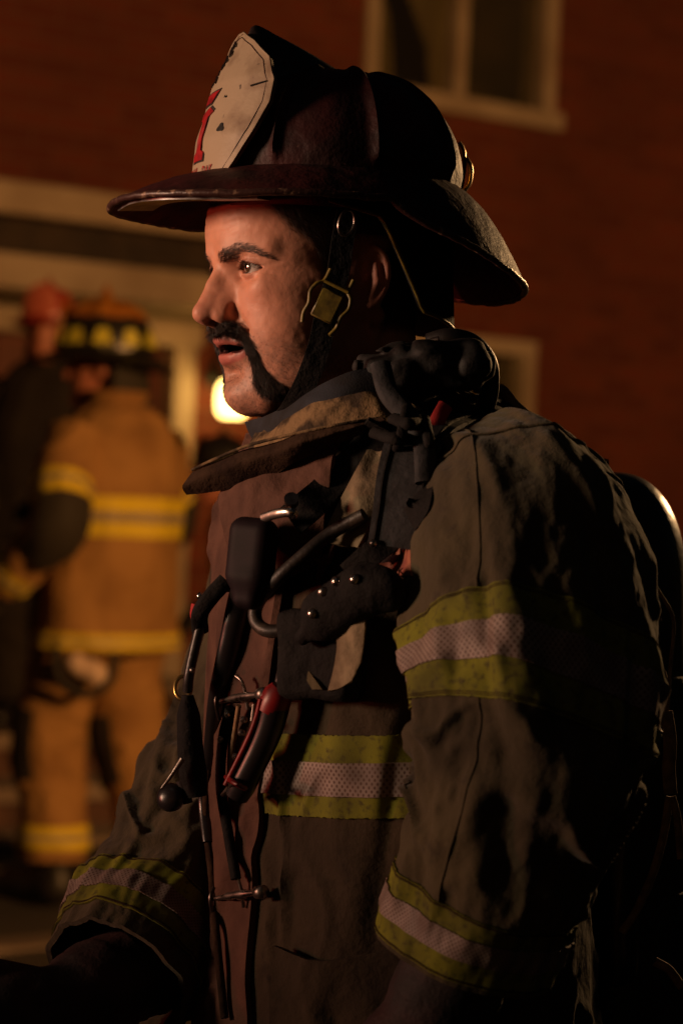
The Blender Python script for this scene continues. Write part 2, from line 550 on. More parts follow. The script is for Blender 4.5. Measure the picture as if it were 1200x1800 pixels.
# ------------------------------------------------------------------ the man in front: head
PSI = math.radians(28)
HF = np.array([-math.cos(PSI), -math.sin(PSI), 0.0])     # his forward, in subject space
HL = np.array([math.sin(PSI), -math.cos(PSI), 0.0])      # his left
HU = np.array([0.0, 0.0, 1.0])
HO = P(551, 510, 0.0)                                     # between the ear canals

def H2S(q):
    """head space in cm (forward, left, up) -> subject space"""
    q = np.asarray(q, float) * 0.01
    return HO + q[..., 0:1] * HF + q[..., 1:2] * HL + q[..., 2:3] * HU

EYEC = np.array([6.95, 3.2, 1.4]); EYER = 1.25

def lip_up(q): return chain(q, [(9.0, 0.0, -4.7), (8.8, 0.8, -4.58), (8.1, 1.8, -4.85), (7.05, 2.75, -5.3)], [0.44, 0.48, 0.4, 0.25], 0.25)
def lip_lo(q): return chain(q, [(8.2, 0.0, -6.3), (8.05, 0.8, -6.25), (7.5, 1.8, -5.95), (6.95, 2.7, -5.45)], [0.55, 0.55, 0.45, 0.25], 0.25)
def head_mouth(p): return ell(p, (6.9, 0, -5.4), (3.4, 2.5, 0.62))
def lid_line(dl):
    t = np.clip((dl + 1.54) / 3.24, 0, 1)
    return EYEC[2] - 0.1 + 0.56 * np.sin(np.pi * t ** 0.8) - 0.08 * t, EYEC[2] - 0.12 - 0.42 * np.sin(np.pi * t ** 1.15) - 0.04 * t

def head_sdf(p):
    x, l, z = p[:, 0], p[:, 1], p[:, 2]
    q = p.copy(); q[:, 1] = np.abs(l)
    d = ell(p, (-0.3, 0, 5.4), (9.8, 7.8, 8.8))
    d = smin(d, ell(p, (3.6, 0, 4.6), (5.75, 6.3, 5.4)), 1.5)                     # forehead
    d = smin(d, ell(q, (3.3, 2.2, -1.0), (5.1, 4.7, 6.2)), 1.4)                   # mid face
    d = smin(d, ell(p, (4.1, 0, -5.0), (4.75, 4.2, 4.4)), 1.2)                    # muzzle
    d = smin(d, chain(q, [(5.7, 0.0, -9.0), (5.3, 1.7, -8.9), (2.3, 4.7, -7.2), (0.1, 5.5, -5.0), (-0.6, 6.1, 0.5)], [2.15, 2.05, 1.75, 1.5, 1.4], 0.6), 1.6)   # jaw
    d = smin(d, ell(p, (6.45, 0, -9.3), (1.95, 2.2, 1.65)), 0.7)                  # chin
    d = smin(d, ell(q, (3.1, 3.6, -4.2), (4.1, 3.0, 4.6)), 1.4)                   # cheek
    d = smin(d, cap(q, (6.7, 4.2, -0.25), (2.8, 6.2, 0.0), 1.15, 0.9), 1.2)       # cheekbone
    d = smin(d, cap(q, (8.35, 1.2, 2.75), (6.5, 4.6, 3.0), 1.25, 1.0), 0.8)       # brow
    # eye socket
    d = smax(d, -ell(q, (9.4, 3.15, 1.15), (2.3, 1.8, 1.1)), 0.9)
    # nose
    nose = chain(p, [(8.5, 0, 2.2), (9.6, 0, -0.1), (10.6, 0, -2.1)], [0.64, 0.7, 0.74], 0.3)
    nose = smin(nose, ell(p, (10.62, 0, -2.5), (1.0, 0.88, 0.85)), 0.5)
    nose = smin(nose, cap(q, (7.4, 0.8, 1.0), (8.9, 0.75, -2.0), 0.85, 1.1), 1.4)
    nose = smin(nose, ell(q, (9.15, 1.14, -2.65), (1.0, 0.62, 0.75)), 0.45)
    nose = smin(nose, cap(p, (10.4, 0, -3.0), (9.0, 0, -3.45), 0.42, 0.5), 0.3)
    d = smin(d, nose, 0.8)
    d = smax(d, -ell(q, (9.85, 0.62, -3.4), (0.85, 0.36, 0.5)), 0.18)             # nostrils
    d = smax(d, -cap(q, (8.6, 1.85, -1.7), (8.7, 1.9, -2.7), 0.0, 0.0), 0.35)   # wing crease
    # lips, open mouth
    d = smin(d, smin(lip_up(q), lip_lo(q), 0.05), 0.45)
    d = smax(d, -ell(p, (8.45, 0, -7.5), (1.2, 1.5, 0.55)), 0.8)                  # fold under the lip
    mouth = head_mouth(p)
    mouth = smax(mouth, -lip_up(q), 0.1); mouth = smax(mouth, -lip_lo(q), 0.1)
    d = smax(d, -mouth, 0.12)
    d = smax(d, -chain(q, [(8.75, 1.95, -2.3), (7.7, 2.85, -3.8), (6.1, 3.7, -5.6)], [0.0, 0.03, 0.12]), 0.8)      # fold beside the mouth
    # eyelids
    r = np.linalg.norm(q - EYEC, axis=1)
    lid = np.abs(r - (EYER + 0.13)) - 0.16
    lid = smax(lid, -(q[:, 0] - EYEC[0] + 0.2), 0.1)
    dl = q[:, 1] - EYEC[1]
    topz, botz = lid_line(dl)
    inside = np.maximum(np.maximum(q[:, 2] - topz, botz - q[:, 2]), np.abs(dl - 0.08) - 1.62)
    ball = r - (EYER + 0.02)
    opening = np.maximum(inside, -(q[:, 0] - EYEC[0] + 0.1))
    d = smin(d, lid, 0.42)
    d = smax(d, -np.maximum(opening, ball - 1.6), 0.06)
    d = smax(d, -(r - EYER), 0.03)
    # creases that come with age: forehead lines, pouch under the eye, crow's feet, uneven skin
    fm = (x > 5) & (z > -1.5)
    pf = p[fm]; lf = np.abs(pf[:, 1])
    g = np.zeros(len(pf))
    for zc, am in ((4.55, 0.05), (5.3, 0.055), (6.1, 0.045)):
        g += am * np.exp(-((pf[:, 2] - zc - 0.22 * np.sin(lf * 0.9 + zc) - 0.1 * np.sin(lf * 2.3)) / 0.11) ** 2) * sstep(5.2, 2.5, lf)
    for l0, z0, l1, z1, am in ((2.0, 0.55, 4.6, 0.35, 0.07), (5.0, 1.3, 6.0, 1.75, 0.05), (5.05, 1.1, 6.1, 1.15, 0.05), (4.95, 0.85, 5.9, 0.55, 0.045), (2.2, 2.02, 4.5, 2.05, 0.06)):
        dd, _ = polyd(lf, pf[:, 2], [(l0, z0), ((l0 + l1) / 2, (z0 + z1) / 2 - (0.18 if l0 < 3 and z0 < 1 else -0.15 if l0 < 3 else 0)), (l1, z1)])
        g += am * np.exp(-(dd / 0.1) ** 2)
    d[fm] += g
    d += 0.02 * noise3(p * 1.7, 5) + 0.012 * noise3(p * 4.0, 6)
    # ears
    near = (q[:, 1] > 4.5) & (np.abs(q[:, 0] + 1.5) < 4.5) & (np.abs(q[:, 2]) < 6)
    e = q[near] - np.array([-1.5, 7.15, 0.2])
    a = math.radians(24); ca, sa = math.cos(a), math.sin(a)
    b = math.radians(12); cb, sb_ = math.cos(b), math.sin(b)
    ex = e[:, 0] * ca - e[:, 1] * sa; ey = e[:, 0] * sa + e[:, 1] * ca
    exx = ex * cb + e[:, 2] * sb_; ez = -ex * sb_ + e[:, 2] * cb
    E = np.stack([exx, ey, ez], 1)
    ear = ell(E, (0.1, 0.05, 0.1), (1.85, 0.55, 3.1))
    ear = smax(ear, -ell(E, (0.45, 0.75, -0.3), (0.95, 0.8, 1.2)), 0.25)          # concha
    ear = smax(ear, -ell(E, (0.1, 0.75, 1.5), (1.15, 0.45, 0.95)), 0.25)
    th = np.linspace(math.radians(-70), math.radians(215), 15)
    hel = [(-1.55 * math.cos(k), 0.42, 0.35 + 2.55 * math.sin(k)) for k in th]
    ear = smin(ear, chain(E, hel, [0.33] * len(hel)), 0.2)
    ear = smin(ear, chain(E, [(-0.5, 0.45, -1.5), (-0.75, 0.6, 0.1), (-0.35, 0.5, 1.5)], [0.33, 0.36, 0.28], 0.2), 0.25)   # antihelix
    ear = smin(ear, ell(E, (0.6, 0.2, -2.45), (0.85, 0.42, 0.8)), 0.3)
    ear = smin(ear, ell(E, (1.55, 0.35, -0.4), (0.45, 0.4, 0.6)), 0.3)            # tragus
    d[near] = smin(d[near], ear, 0.45)
    # neck
    nk = chain(p, [(-3.0, 0, 1.0), (-3.3, 0, -8.0), (-5.2, 0, -19.0)], [6.2, 6.2, 7.4], 1.0)
    nk = smin(nk, cap(p, (2.8, 0, -9.5), (-0.5, 0, -19), 2.2, 3.2), 2.0)
    nk = smin(nk, cap(q, (-2.5, 5.9, -2.6), (2.4, 2.2, -17.5), 1.35, 1.2), 0.7)
    d = smin(d, nk, 1.0)
    d = smin(d, ell(p, (-5.0, 0, -22.0), (8.5, 11.0, 5.0)), 3.0)                 # shoulders under the coat
    return d

def polyd(a, b, pts):
    """distance in a plane from points (a, b) to a polyline, and the parameter along it"""
    best = np.full(a.shape, 1e9); par = np.zeros(a.shape)
    P_ = np.asarray(pts, float)
    for i in range(len(P_) - 1):
        s, e = P_[i], P_[i + 1]; v = e - s
        t = np.clip(((a - s[0]) * v[0] + (b - s[1]) * v[1]) / (v @ v), 0, 1)
        dd = np.hypot(a - s[0] - t * v[0], b - s[1] - t * v[1])
        k = dd < best
        best[k] = dd[k]; par[k] = (i + t[k]) / (len(P_) - 1)
    return best, par

STACHE = [(0.0, -3.65), (0.9, -3.75), (1.9, -4.25), (2.75, -5.0), (3.15, -5.8), (3.25, -7.0), (3.5, -8.2), (3.85, -8.9)]
STW = [0.9, 0.9, 0.8, 0.58, 0.5, 0.5, 0.66, 0.75]
BROW = [(1.1, 2.2), (2.1, 2.6), (3.3, 3.1), (4.4, 2.8), (5.5, 2.0)]
BRW = [0.4, 0.46, 0.38, 0.28, 0.12]

def stache_mask(v):
    d, t = polyd(np.abs(v[:, 1]), v[:, 2], STACHE)
    w = np.interp(t, np.linspace(0, 1, len(STW)), STW)
    m = 1 - sstep(0.62, 1.3, d / w)
    return m * (v[:, 0] > 3.5) * sstep(9.85, 9.4, v[:, 0]), t
def brow_mask(v):
    d, t = polyd(np.abs(v[:, 1]), v[:, 2], BROW)
    w = np.interp(t, np.linspace(0, 1, len(BRW)), BRW)
    return (1 - sstep(0.7, 1.3, d / w)) * (v[:, 0] > 5), t
def hair_mask(v):
    f, l, z = v[:, 0], np.abs(v[:, 1]), v[:, 2]
    # hairline runs from the forehead back over the temple, a sideburn in front of the ear
    line = np.interp(z, [-3.5, -1.5, 0.5, 2.0, 3.2, 4.2, 5.5, 7.0, 9.0], [1.6, 2.0, 2.6, 2.9, 3.5, 5.0, 6.2, 7.4, 9.2])
    m = sstep(0.7, -0.5, f - line) * sstep(-4.2, -3.0, z)
    behind = sstep(-1.0, -2.6, f)
    low = np.where(behind > 0.5, -7.0, -2.2)
    m = m * sstep(-0.8, 0.6, z - low + 0.0 * f)
    return m
def build_head(root):
    V, Q = surface_nets(head_sdf, (-14.5, -12.5, -28.5), (13, 12.5, 14.7), 0.15)
    # colours that belong to the skin itself
    f, l, z = V[:, 0], np.abs(V[:, 1]), V[:, 2]
    n1 = fbm(V * 0.45, 3, 3)
    c = np.array([0.61, 0.28, 0.18]) * (1 + 0.14 * n1[:, None] + 0.07 * noise3(V * 2.2, 12)[:, None])
    def mixc(c, col, m): return c * (1 - m[:, None]) + np.asarray(col) * m[:, None]
    red = np.exp(-(((f - 10.7) / 1.6) ** 2 + (l / 1.5) ** 2 + ((z + 2.3) / 1.4) ** 2)) * 0.5
    red += np.exp(-(((f - 7.5) / 2.5) ** 2 + ((l - 4.0) / 1.8) ** 2 + ((z + 1.5) / 1.8) ** 2)) * 0.35
    c = mixc(c, (0.5, 0.19, 0.13), np.clip(red, 0, 1))
    c = mixc(c, (0.5, 0.19, 0.15), sstep(6.6, 7.2, l) * sstep(2.5, 0.5, f) * sstep(-5, -3, z) * 0.6)
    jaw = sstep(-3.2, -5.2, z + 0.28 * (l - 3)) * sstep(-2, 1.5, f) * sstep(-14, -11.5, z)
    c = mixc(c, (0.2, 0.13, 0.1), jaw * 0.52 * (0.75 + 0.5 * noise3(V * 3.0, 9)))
    chin = np.exp(-((l / 1.6) ** 2 + ((z + 8.7) / 1.6) ** 2)) * 0.35
    c = mixc(c, (0.45, 0.24, 0.17), chin)
    # lips
    lipu, _ = polyd(l, z, [(0, -4.72), (0.8, -4.62), (1.8, -4.92), (2.6, -5.3)])
    lipl, _ = polyd(l, z, [(0, -6.25), (0.8, -6.2), (1.8, -5.95), (2.55, -5.45)])
    lm = np.clip((1 - sstep(0.34, 0.52, lipu)) + (1 - sstep(0.48, 0.66, lipl)), 0, 1) * (f > 6.6)
    c = mixc(c, (0.44, 0.12, 0.105), lm * 0.8)
    inn = (1 - sstep(0.0, 0.35, head_mouth(V))) * (f < 8.4)
    c = mixc(c, (0.06, 0.012, 0.01), inn)
    # eye rims, darker lids
    r = np.linalg.norm(np.stack([f, l, z], 1) - EYEC, axis=1)
    c = mixc(c, (0.34, 0.13, 0.1), (1 - sstep(1.36, 1.75, r)) * 0.5 * (f > 6))
    lash = (1 - sstep(0.0, 0.16, np.abs(z - 0.05 - lid_line(l - EYEC[1])[0]))) * (np.abs(l - EYEC[1]) < 1.6) * (r < 1.75) * (f > 6)
    c = mixc(c, (0.03, 0.015, 0.012), lash * 0.9)
    st, _ = stache_mask(V); br, _ = brow_mask(V); hm = hair_mask(V)
    hm = hm * (1 - sstep(6.9, 7.3, l) * (np.abs(z) < 4.2) * (f > -4.5) * (f < 1.8))
    c = mixc(c, (0.03, 0.018, 0.013), np.clip(st * (0.6 + 0.6 * noise3(V * 6, 7)), 0, 0.8))
    c = mixc(c, (0.06, 0.034, 0.024), br * 0.5 * (0.8 + 0.4 * noise3(V * 4, 6)))
    c = mixc(c, (0.035, 0.022, 0.017), hm * 0.93)
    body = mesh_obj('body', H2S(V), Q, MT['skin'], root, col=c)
    # hair strands
    Vt = V; me = body.data
    N = np.zeros(len(V) * 3, np.float32); me.vertices.foreach_get('normal', N)
    N = N.reshape(-1, 3)
    A = np.stack([HF[0] * R_ + HF[1] * F_ + HF[2] * U_, HL[0] * R_ + HL[1] * F_ + HL[2] * U_, HU[0] * R_ + HU[1] * F_ + HU[2] * U_], 1)
    N = N @ A                                            # normals in head space
    def strands(name, mask, count, dirf, length, rad, lift):
        w = np.clip(mask, 0, 1) ** 1.2
        w = w / w.sum()
        i = rng.choice(len(V), count, p=w)
        b = V[i] + rng.normal(0, 0.05, (count, 3))
        n = N[i]
        g = dirf(V[i], n) + rng.normal(0, 0.24, (count, 3))
        g = norm(g - n * np.sum(g * n, 1, keepdims=True))
        L = length(V[i]) * rng.uniform(0.65, 1.25, count)
        k = 4
        s = np.linspace(0, 1, k)
        pts = b[:, None] - n[:, None] * 0.05 + g[:, None] * (L[:, None] * s)[..., None] + n[:, None] * (lift * L[:, None] * np.sin(s * 1.7))[..., None]
        side = np.cross(g, n)
        rr = rad * np.array([1, 1, 0.8, 0.15])
        o3 = [(1, 0), (-0.5, 0.87), (-0.5, -0.87)]
        G = np.stack([pts + rr[None, :, None] * (a_ * side[:, None] + b_ * n[:, None]) for a_, b_ in o3], 1)   # count,3,k,3
        VV = G.reshape(-1, 3)
        base = (np.arange(count) * 3 * k)[:, None, None]
        fs = []
        for a_ in range(3):
            b_ = (a_ + 1) % 3
            for j in range(k - 1):
                fs.append([a_ * k + j, b_ * k + j, b_ * k + j + 1, a_ * k + j + 1])
        Fq = (base + np.array(fs)[None]).reshape(-1, 4)
        return mesh_obj(name, H2S(VV), Fq, MT['hair'], root)
    sgn = lambda v: np.sign(v[:, 1:2] + 1e-6)
    def dstache(v, n):
        _, t = stache_mask(v)
        lat = np.where(t < 0.35, 0.75, np.where(t < 0.55, 0.5, 0.12))[:, None]
        return np.concatenate([np.zeros((len(v), 1)) - 0.1, sgn(v) * lat, -np.ones((len(v), 1))], 1)
    lipclear = np.where((lm > 0.3) & (np.abs(V[:, 1]) < 2.5), 0, 1)
    strands('moustache', st * lipclear, 12000, dstache, lambda v: np.where(np.abs(v[:, 1]) < 1.6, 0.9, 0.62), 0.0125, 0.42)
    for sd_ in (1, -1): strands('eyebrow', br * (V[:, 1] * sd_ > 0), 1000, lambda v, n: np.concatenate([-0.3 + 0 * v[:, :1], sgn(v) * 1.0, 0.25 - 0.22 * (np.abs(v[:, 1:2]) - 2.5)], 1), lambda v: 0.55 + 0 * v[:, 0], 0.011, 0.16)
    front = hm * sstep(-9, -4, V[:, 0])
    strands('hair', front, 11000, lambda v, n: np.concatenate([-0.75 + 0 * v[:, :1], 0 * v[:, :1], -0.8 + 0 * v[:, :1]], 1), lambda v: np.where(v[:, 2] < 1.5, 0.5, 0.95), 0.012, 0.25)
    stub = jaw * (1 - st) * (1 - lm)
    strands('stubble', stub, 8000, lambda v, n: np.concatenate([-0.2 + 0 * v[:, :1], 0 * v[:, :1], -1 + 0 * v[:, :1]], 1), lambda v: 0.16 + 0 * v[:, 0], 0.007, 0.5)
    lashm = lash * (np.abs(r - 1.4) < 0.25)
    if lashm.sum() > 1:
        for sd_ in (1, -1): strands('eyelash', lashm * (V[:, 1] * sd_ > 0), 130, lambda v, n: np.concatenate([1 + 0 * v[:, :1], sgn(v) * 0.3, 0.1 + 0 * v[:, :1]], 1), lambda v: 0.55 + 0 * v[:, 0], 0.011, 0.5)
    # eyes: gaze a little above straight ahead
    gaze = norm(np.array([1.0, 0.06, 0.05]))
    for s in (1, -1):
        prof = []
        for t in np.linspace(0, np.pi, 49):
            rr = EYER - 0.02 + 0.07 * np.exp(-((np.pi - t) / 0.33) ** 2) * 1.0
            prof.append((max(1e-4, rr * np.sin(t)), -rr * np.cos(t)))
        g = norm(np.array([1.0, 0.06, 0.03]))
        Mb = basis(g, (0, 0, 1))
        Vv, Ff = lathe_geo(prof, 48, Mb, EYEC * np.array([1, s, 1]))
        ang = np.arccos(np.clip(norm(Vv - EYEC * np.array([1, s, 1])) @ g, -1, 1))
        cc = np.tile(np.array([0.62, 0.55, 0.5]), (len(Vv), 1))
        cc = mixc(cc, (0.5, 0.25, 0.2), sstep(0.75, 1.2, ang) * 0.6)
        cc = mixc(cc, (0.09, 0.045, 0.02), 1 - sstep(0.47, 0.53, ang))
        cc = mixc(cc, (0.02, 0.012, 0.008), (1 - sstep(0.02, 0.07, np.abs(ang - 0.48))) * 0.8)
        cc = mixc(cc, (0.003, 0.003, 0.003), 1 - sstep(0.19, 0.23, ang))
        mesh_obj('eye', H2S(Vv), Ff, MT['eye'], root, col=cc)
    # teeth and tongue inside the open mouth
    tb = MB()
    for i in range(-4, 5):
        a = i * 0.27
        c0 = np.array([7.75 - 1.5 * (1 - math.cos(a * 0.9)) * 1.6, 2.0 * math.sin(a * 0.85) * 0.95, -4.72 + 0.03 * abs(i)])
        Mt = basis((0, 0, 1), (math.cos(a), math.sin(a), 0))
        Vb, Fb = rbox_geo((0.45, 0.42 if abs(i) < 2 else 0.36, 0.75), 0.5)
        tb.add(H2S(Vb @ Mt.T + c0), Fb)
    tb.build('teeth', MT['teeth'], root)
    Vv, Ff = surface_nets(lambda p: ell(p, (5.8, 0, -5.95), (2.0, 1.6, 0.42)), (3.5, -2, -6.6), (9, 2, -5.2), 0.15)
    mesh_obj('tongue', H2S(Vv), Ff, MT['mouth'], root)
    return body
# ------------------------------------------------------------------ his helmet
HYAW, HPIT = math.radians(21), math.radians(2.5)
_f = np.array([-math.cos(HYAW), -math.sin(HYAW), 0.0])
KL = np.array([math.sin(HYAW), -math.cos(HYAW), 0.0])
KF = _f * math.cos(HPIT) + HU * math.sin(HPIT)
KU = HU * math.cos(HPIT) - _f * math.sin(HPIT)
KO = P(551 + 35, 510 - 182, 0.0)
def K2S(q):
    q = np.asarray(q, float) * 0.01
    return KO + q[..., 0:1] * KF + q[..., 1:2] * KL + q[..., 2:3] * KU
DA, DB, DH = 11.3, 9.8, 9.6

def dome_pt(ph, s):
    """s = 0 at the base ring, 1 at the top"""
    a = s * np.pi / 2
    rr = np.cos(a) ** 0.78
    hh = np.sin(a) ** 0.92
    rid = np.zeros_like(ph)
    for k in range(8):
        d = (ph - k * np.pi / 4 + np.pi) % (2 * np.pi) - np.pi
        arc = np.abs(d) * 10.5 * np.maximum(rr, 0.08)
        rid = np.maximum(rid, np.exp(-(arc / 0.34) ** 2) * 0.72 + np.exp(-(arc / 1.1) ** 2) * 0.28)
    # panels bulge slightly between the seams
    pan = np.abs(np.sin(4 * ph)) * 0.35
    amp = sstep(0.0, 0.1, s) * (1 - sstep(0.82, 0.97, s))
    g = (rid * 0.8 + pan) * amp
    n = np.stack([np.cos(ph) * rr / DA, np.sin(ph) * rr / DB, hh / DH * 1.2], -1)
    n = norm(n)
    p = np.stack([DA * np.cos(ph) * rr, DB * np.sin(ph) * rr, DH * hh], -1)
    return p + n * g[..., None]

def brim_pt(ph, s):
    c = np.cos(ph)
    w = np.where(c > 0, 4.3 + 4.1 * np.abs(c) ** 1.6, 4.3 + 2.0 * np.abs(c) ** 1.3)
    drop = np.where(c > 0, 2.3 + 0.7 * np.abs(c) ** 1.2, 2.3 + 6.1 * np.abs(c) ** 0.7)
    r = w * s
    z = -drop * (0.34 * s + 0.66 * np.clip(s, 0, 1) ** 2.0) + 0.35 * np.clip(1 - s, 0, 1) ** 3
    # rolled lip where the brim meets the crown, soft waviness from age
    z = z + 0.14 * np.sin(3 * ph + 1) * s + 0.09 * np.sin(7 * ph) * s
    rad = np.stack([np.cos(ph) * (DA + r), np.sin(ph) * (DB + r * 0.97)], -1)
    return np.concatenate([rad, z[..., None]], -1)

def shield_pt(a, t):
    """a arc in cm from the centre line, t height in cm"""
    f0 = np.interp(t, [0, 4, 9, 14], [12.6, 12.3, 11.0, 8.7])
    R = 10.4
    th = a / R
    return np.stack([f0 - R * (1 - np.cos(th)), R * np.sin(th), -1.0 + t], -1)

def build_helmet():
    root = empty('fire_helmet', S2W(KO), 'dark red leather fire helmet with a cream front shield, worn by the nearest firefighter', 'helmet')
    ph = np.linspace(0, 2 * np.pi, 240, endpoint=False)
    s = np.linspace(0, 0.999, 60)
    PH, SS = np.meshgrid(ph, s, indexing='ij')
    G = K2S(dome_pt(PH, SS))
    G = G + (fbm(G * 60, 2, 5) * 0.0006)[..., None] * norm(G - KO)
    sheet('crown', G, MT['helmet'], root, 0.004, closed=True, outward=norm(G - KO))
    s = np.linspace(-0.05, 1, 36)
    PH, SS = np.meshgrid(ph, s, indexing='ij')
    G = K2S(brim_pt(PH, SS))
    G = G + (fbm(G * 70, 2, 8) * 0.0008)[..., None] * KU
    brim = sheet('brim', G, MT['helmet'], root, 0.0045, closed=True, outward=np.broadcast_to(KU, G.shape))
    edge = K2S(brim_pt(np.append(ph, ph[0]), np.ones(241))) - KU * 0.002
    edge = edge + (noise3(edge * 150, 4) * 0.0007)[..., None] * KU
    tube('brim_edge', edge, 0.0032, MT['brimedge'], root, 8)
    # front shield
    t = np.linspace(0, 13.4, 60)
    hw = np.interp(t, [0, 1.5, 4, 6.5, 8.5, 10.5, 12.2, 13.4], [4.3, 5.6, 7.3, 8.1, 7.9, 6.4, 3.5, 0.5])
    u = np.linspace(-1, 1, 60)
    U, T = np.meshgrid(u, t, indexing='ij')
    A = U * hw[None]
    G = K2S(shield_pt(A, T))
    out = norm(G - K2S([0, 0, 5.0]))
    G = G + (fbm(G * 50, 2, 3) * 0.0008)[..., None] * out
    sh = sheet('shield', G, MT['shield'], root, 0.004, outward=out)
    # raised rim, stitched line, holes, scratches
    per = np.concatenate([np.stack([hw, t], 1), np.stack([-hw[::-1], t[::-1]], 1)])
    def on(a, t, off): 
        p = shield_pt(np.asarray(a, float), np.asarray(t, float)); q = K2S(p)
        return q + norm(q - K2S([0, 0, 5.0])) * off
    mb = MB(); mb.tube(on(per[:, 0] * 0.985, per[:, 1], 0.0006), 0.0013, 6)
    mb.build('shield_rim', MT['shield'], sh)
    q = per * np.array([0.9, 0.94]) + np.array([0, 0.45])
    MB().tube(on(q[:, 0], q[:, 1], 0.0003), 0.00035, 5).build('shield_groove', MT['helmet'], sh)
    for a, tt, r in ((3.3, 4.6, 0.45), (2.6, 7.4, 0.14), (-3.4, 4.5, 0.3)):
        ring = np.linspace(0, 2 * np.pi, 20, endpoint=False)
        jag = 1 + 0.22 * np.sin(ring * 3 + a)
        V = on(a + r * jag * np.cos(ring), tt + 0.8 * r * jag * np.sin(ring), 0.0009)
        mesh_obj('burn_hole', V, [list(range(20))], MT['black'], sh)
    MB().tube(on(np.linspace(5.6, 7.2, 6), np.linspace(8.0, 8.3, 6), 0.0006), 0.0008, 5).build('scratch', MT['black'], sh)
    rr = np.random.default_rng(3)
    ms = MB()
    for k in range(26):
        tt = rr.uniform(9.2, 13.0); aa = -rr.uniform(0.1, 1.6) - 0.2 * (13 - tt)
        ln = rr.uniform(0.2, 0.6)
        ms.tube(on(np.linspace(aa, aa + ln, 4), np.linspace(tt, tt - ln * 0.9, 4), 0.0007), 0.0012 * rr.uniform(0.5, 1), 5)
    ms.build('chipped_edge', MT['helmet_black'], sh); sh.children[-1]['kind'] = 'stuff'
    # lettering: a slab numeral in red with a dark outline, and ROYAL OAK along the bottom
    def poly(name, pts, off, mat):
        pts = np.asarray(pts, float)
        # subdivide edges so that the letter follows the curve of the shield
        P2 = []
        for i in range(len(pts)):
            for k in range(3): P2.append(pts[i] + (pts[(i + 1) % len(pts)] - pts[i]) * k / 3)
        P2 = np.array(P2)
        V = np.concatenate([on(P2[:, 0], P2[:, 1], off), on(P2[:, 0], P2[:, 1], off - 0.002)])
        n = len(P2)
        Fc = [list(range(n))] + [[i + n, (i + 1) % n + n, (i + 1) % n, i] for i in range(n)]
        return mesh_obj(name, V, Fc, mat, sh, smooth=False)
    def grow(pts, g):
        pts = np.asarray(pts, float); c = pts.mean(0); d = pts - c
        return pts + np.sign(d) * g
    stem = [(-1.5, 2.1), (1.0, 2.1), (1.0, 2.75), (0.35, 3.0), (0.35, 5.9), (1.25, 6.3), (0.35, 6.75), (-1.5, 6.3), (-1.5, 5.75), (-0.85, 5.6), (-0.85, 3.0), (-1.5, 2.75)]
    wedge = [(-1.6, 7.1), (0.2, 7.15), (1.35, 8.15), (-1.6, 8.0)]
    for p in (stem, wedge):
        poly('numeral_outline', grow(p, 0.16), 0.0007, MT['paintdark'])
        poly('numeral', p, 0.0012, MT['paintred'])
    def word(txt, a0, tt, hgt, wid, mat):
        x = a0
        for ch in txt:
            if ch != ' ':
                cu = bpy.data.curves.new('letter', 'FONT'); cu.body = ch; cu.size = 1.0; cu.offset = 0.03
                ob = bpy.data.objects.new('letter', cu); sc.collection.objects.link(ob)
                dg = bpy.context.evaluated_depsgraph_get()
                me = ob.evaluated_get(dg).to_mesh()
                v = np.array([w.co[:2] for w in me.vertices]); fs = [list(p.vertices) for p in me.polygons]
                ob.evaluated_get(dg).to_mesh_clear()
                bpy.data.objects.remove(ob); bpy.data.curves.remove(cu)
                v = (v - v.min(0)) / np.maximum(v.max(0) - v.min(0), 1e-3)
                mesh_obj('letter', on(x + v[:, 0] * wid * 0.8, tt + v[:, 1] * hgt, 0.0008), fs, mat, sh, smooth=False)
            x += wid
    word('ROYAL OAK', -2.9, 0.75, 0.78, 0.66, MT['paintred'])
    # holder behind the shield: the wedge that rises from the crown to the tip of the shield
    ns, nr = 26, 22
    path = np.array([[8.6, 0, 12.2], [7.9, 0, 13.4], [5.8, 0, 12.7], [3.0, 0, 11.6], [-0.5, 0, 10.0], [-2.0, 0, 9.2]])
    path = cr(path, ns)
    wd = np.interp(np.linspace(0, 1, ns), [0, 0.15, 0.5, 1], [0.5, 0.9, 1.7, 2.2])
    G = np.zeros((nr, ns, 3))
    for i, a in enumerate(np.linspace(-1, 1, nr)):
        dz = -np.abs(a) ** 1.6 * np.interp(np.linspace(0, 1, ns), [0, 0.15, 0.6, 1], [5.0, 5.5, 4.0, 1.0])
        G[i] = path + np.stack([0 * dz, a * wd * (1 + 1.6 * np.abs(a)), dz], -1)
    G = K2S(G)
    sheet('shield_holder', G, MT['helmet_black'], root, 0.003, outward=norm(G - KO))
    # brass hook at the back of the crown
    mb = MB()
    pb = K2S(np.array([[-11.9, 0, 0.2], [-12.3, 0, 2.2], [-12.2, 0, 4.2], [-11.7, 0, 5.0]]))
    mb.tube(cr(pb, 12), 0.006, 8, flat=0.35, up=-KF)
    pb = K2S(np.array([[-12.4, 0, 3.8], [-13.0, 0, 3.0], [-13.0, 0, 1.6], [-12.4, 0, 0.6]]))
    mb.tube(cr(pb, 10), 0.0045, 8, flat=0.4, up=-KF)
    mb.build('rear_hook', MT['brass'], root)
    # flip-up eye shield tucked under the near brim
    pb = np.array([brim_pt(np.array([a]), np.array([0.93]))[0] for a in np.radians([-6, 8, 22, 36, 50])])
    pb[:, 2] -= 0.75
    pb2 = pb * np.array([0.84, 0.84, 1]) + np.array([0, 0, 0.25])
    sheet('eye_shield', np.stack([cr(K2S(pb), 24), cr(K2S(pb2), 24)], 1), MT['eyeshield'], root, 0.0022, outward=np.broadcast_to(KU, (24, 2, 3)))
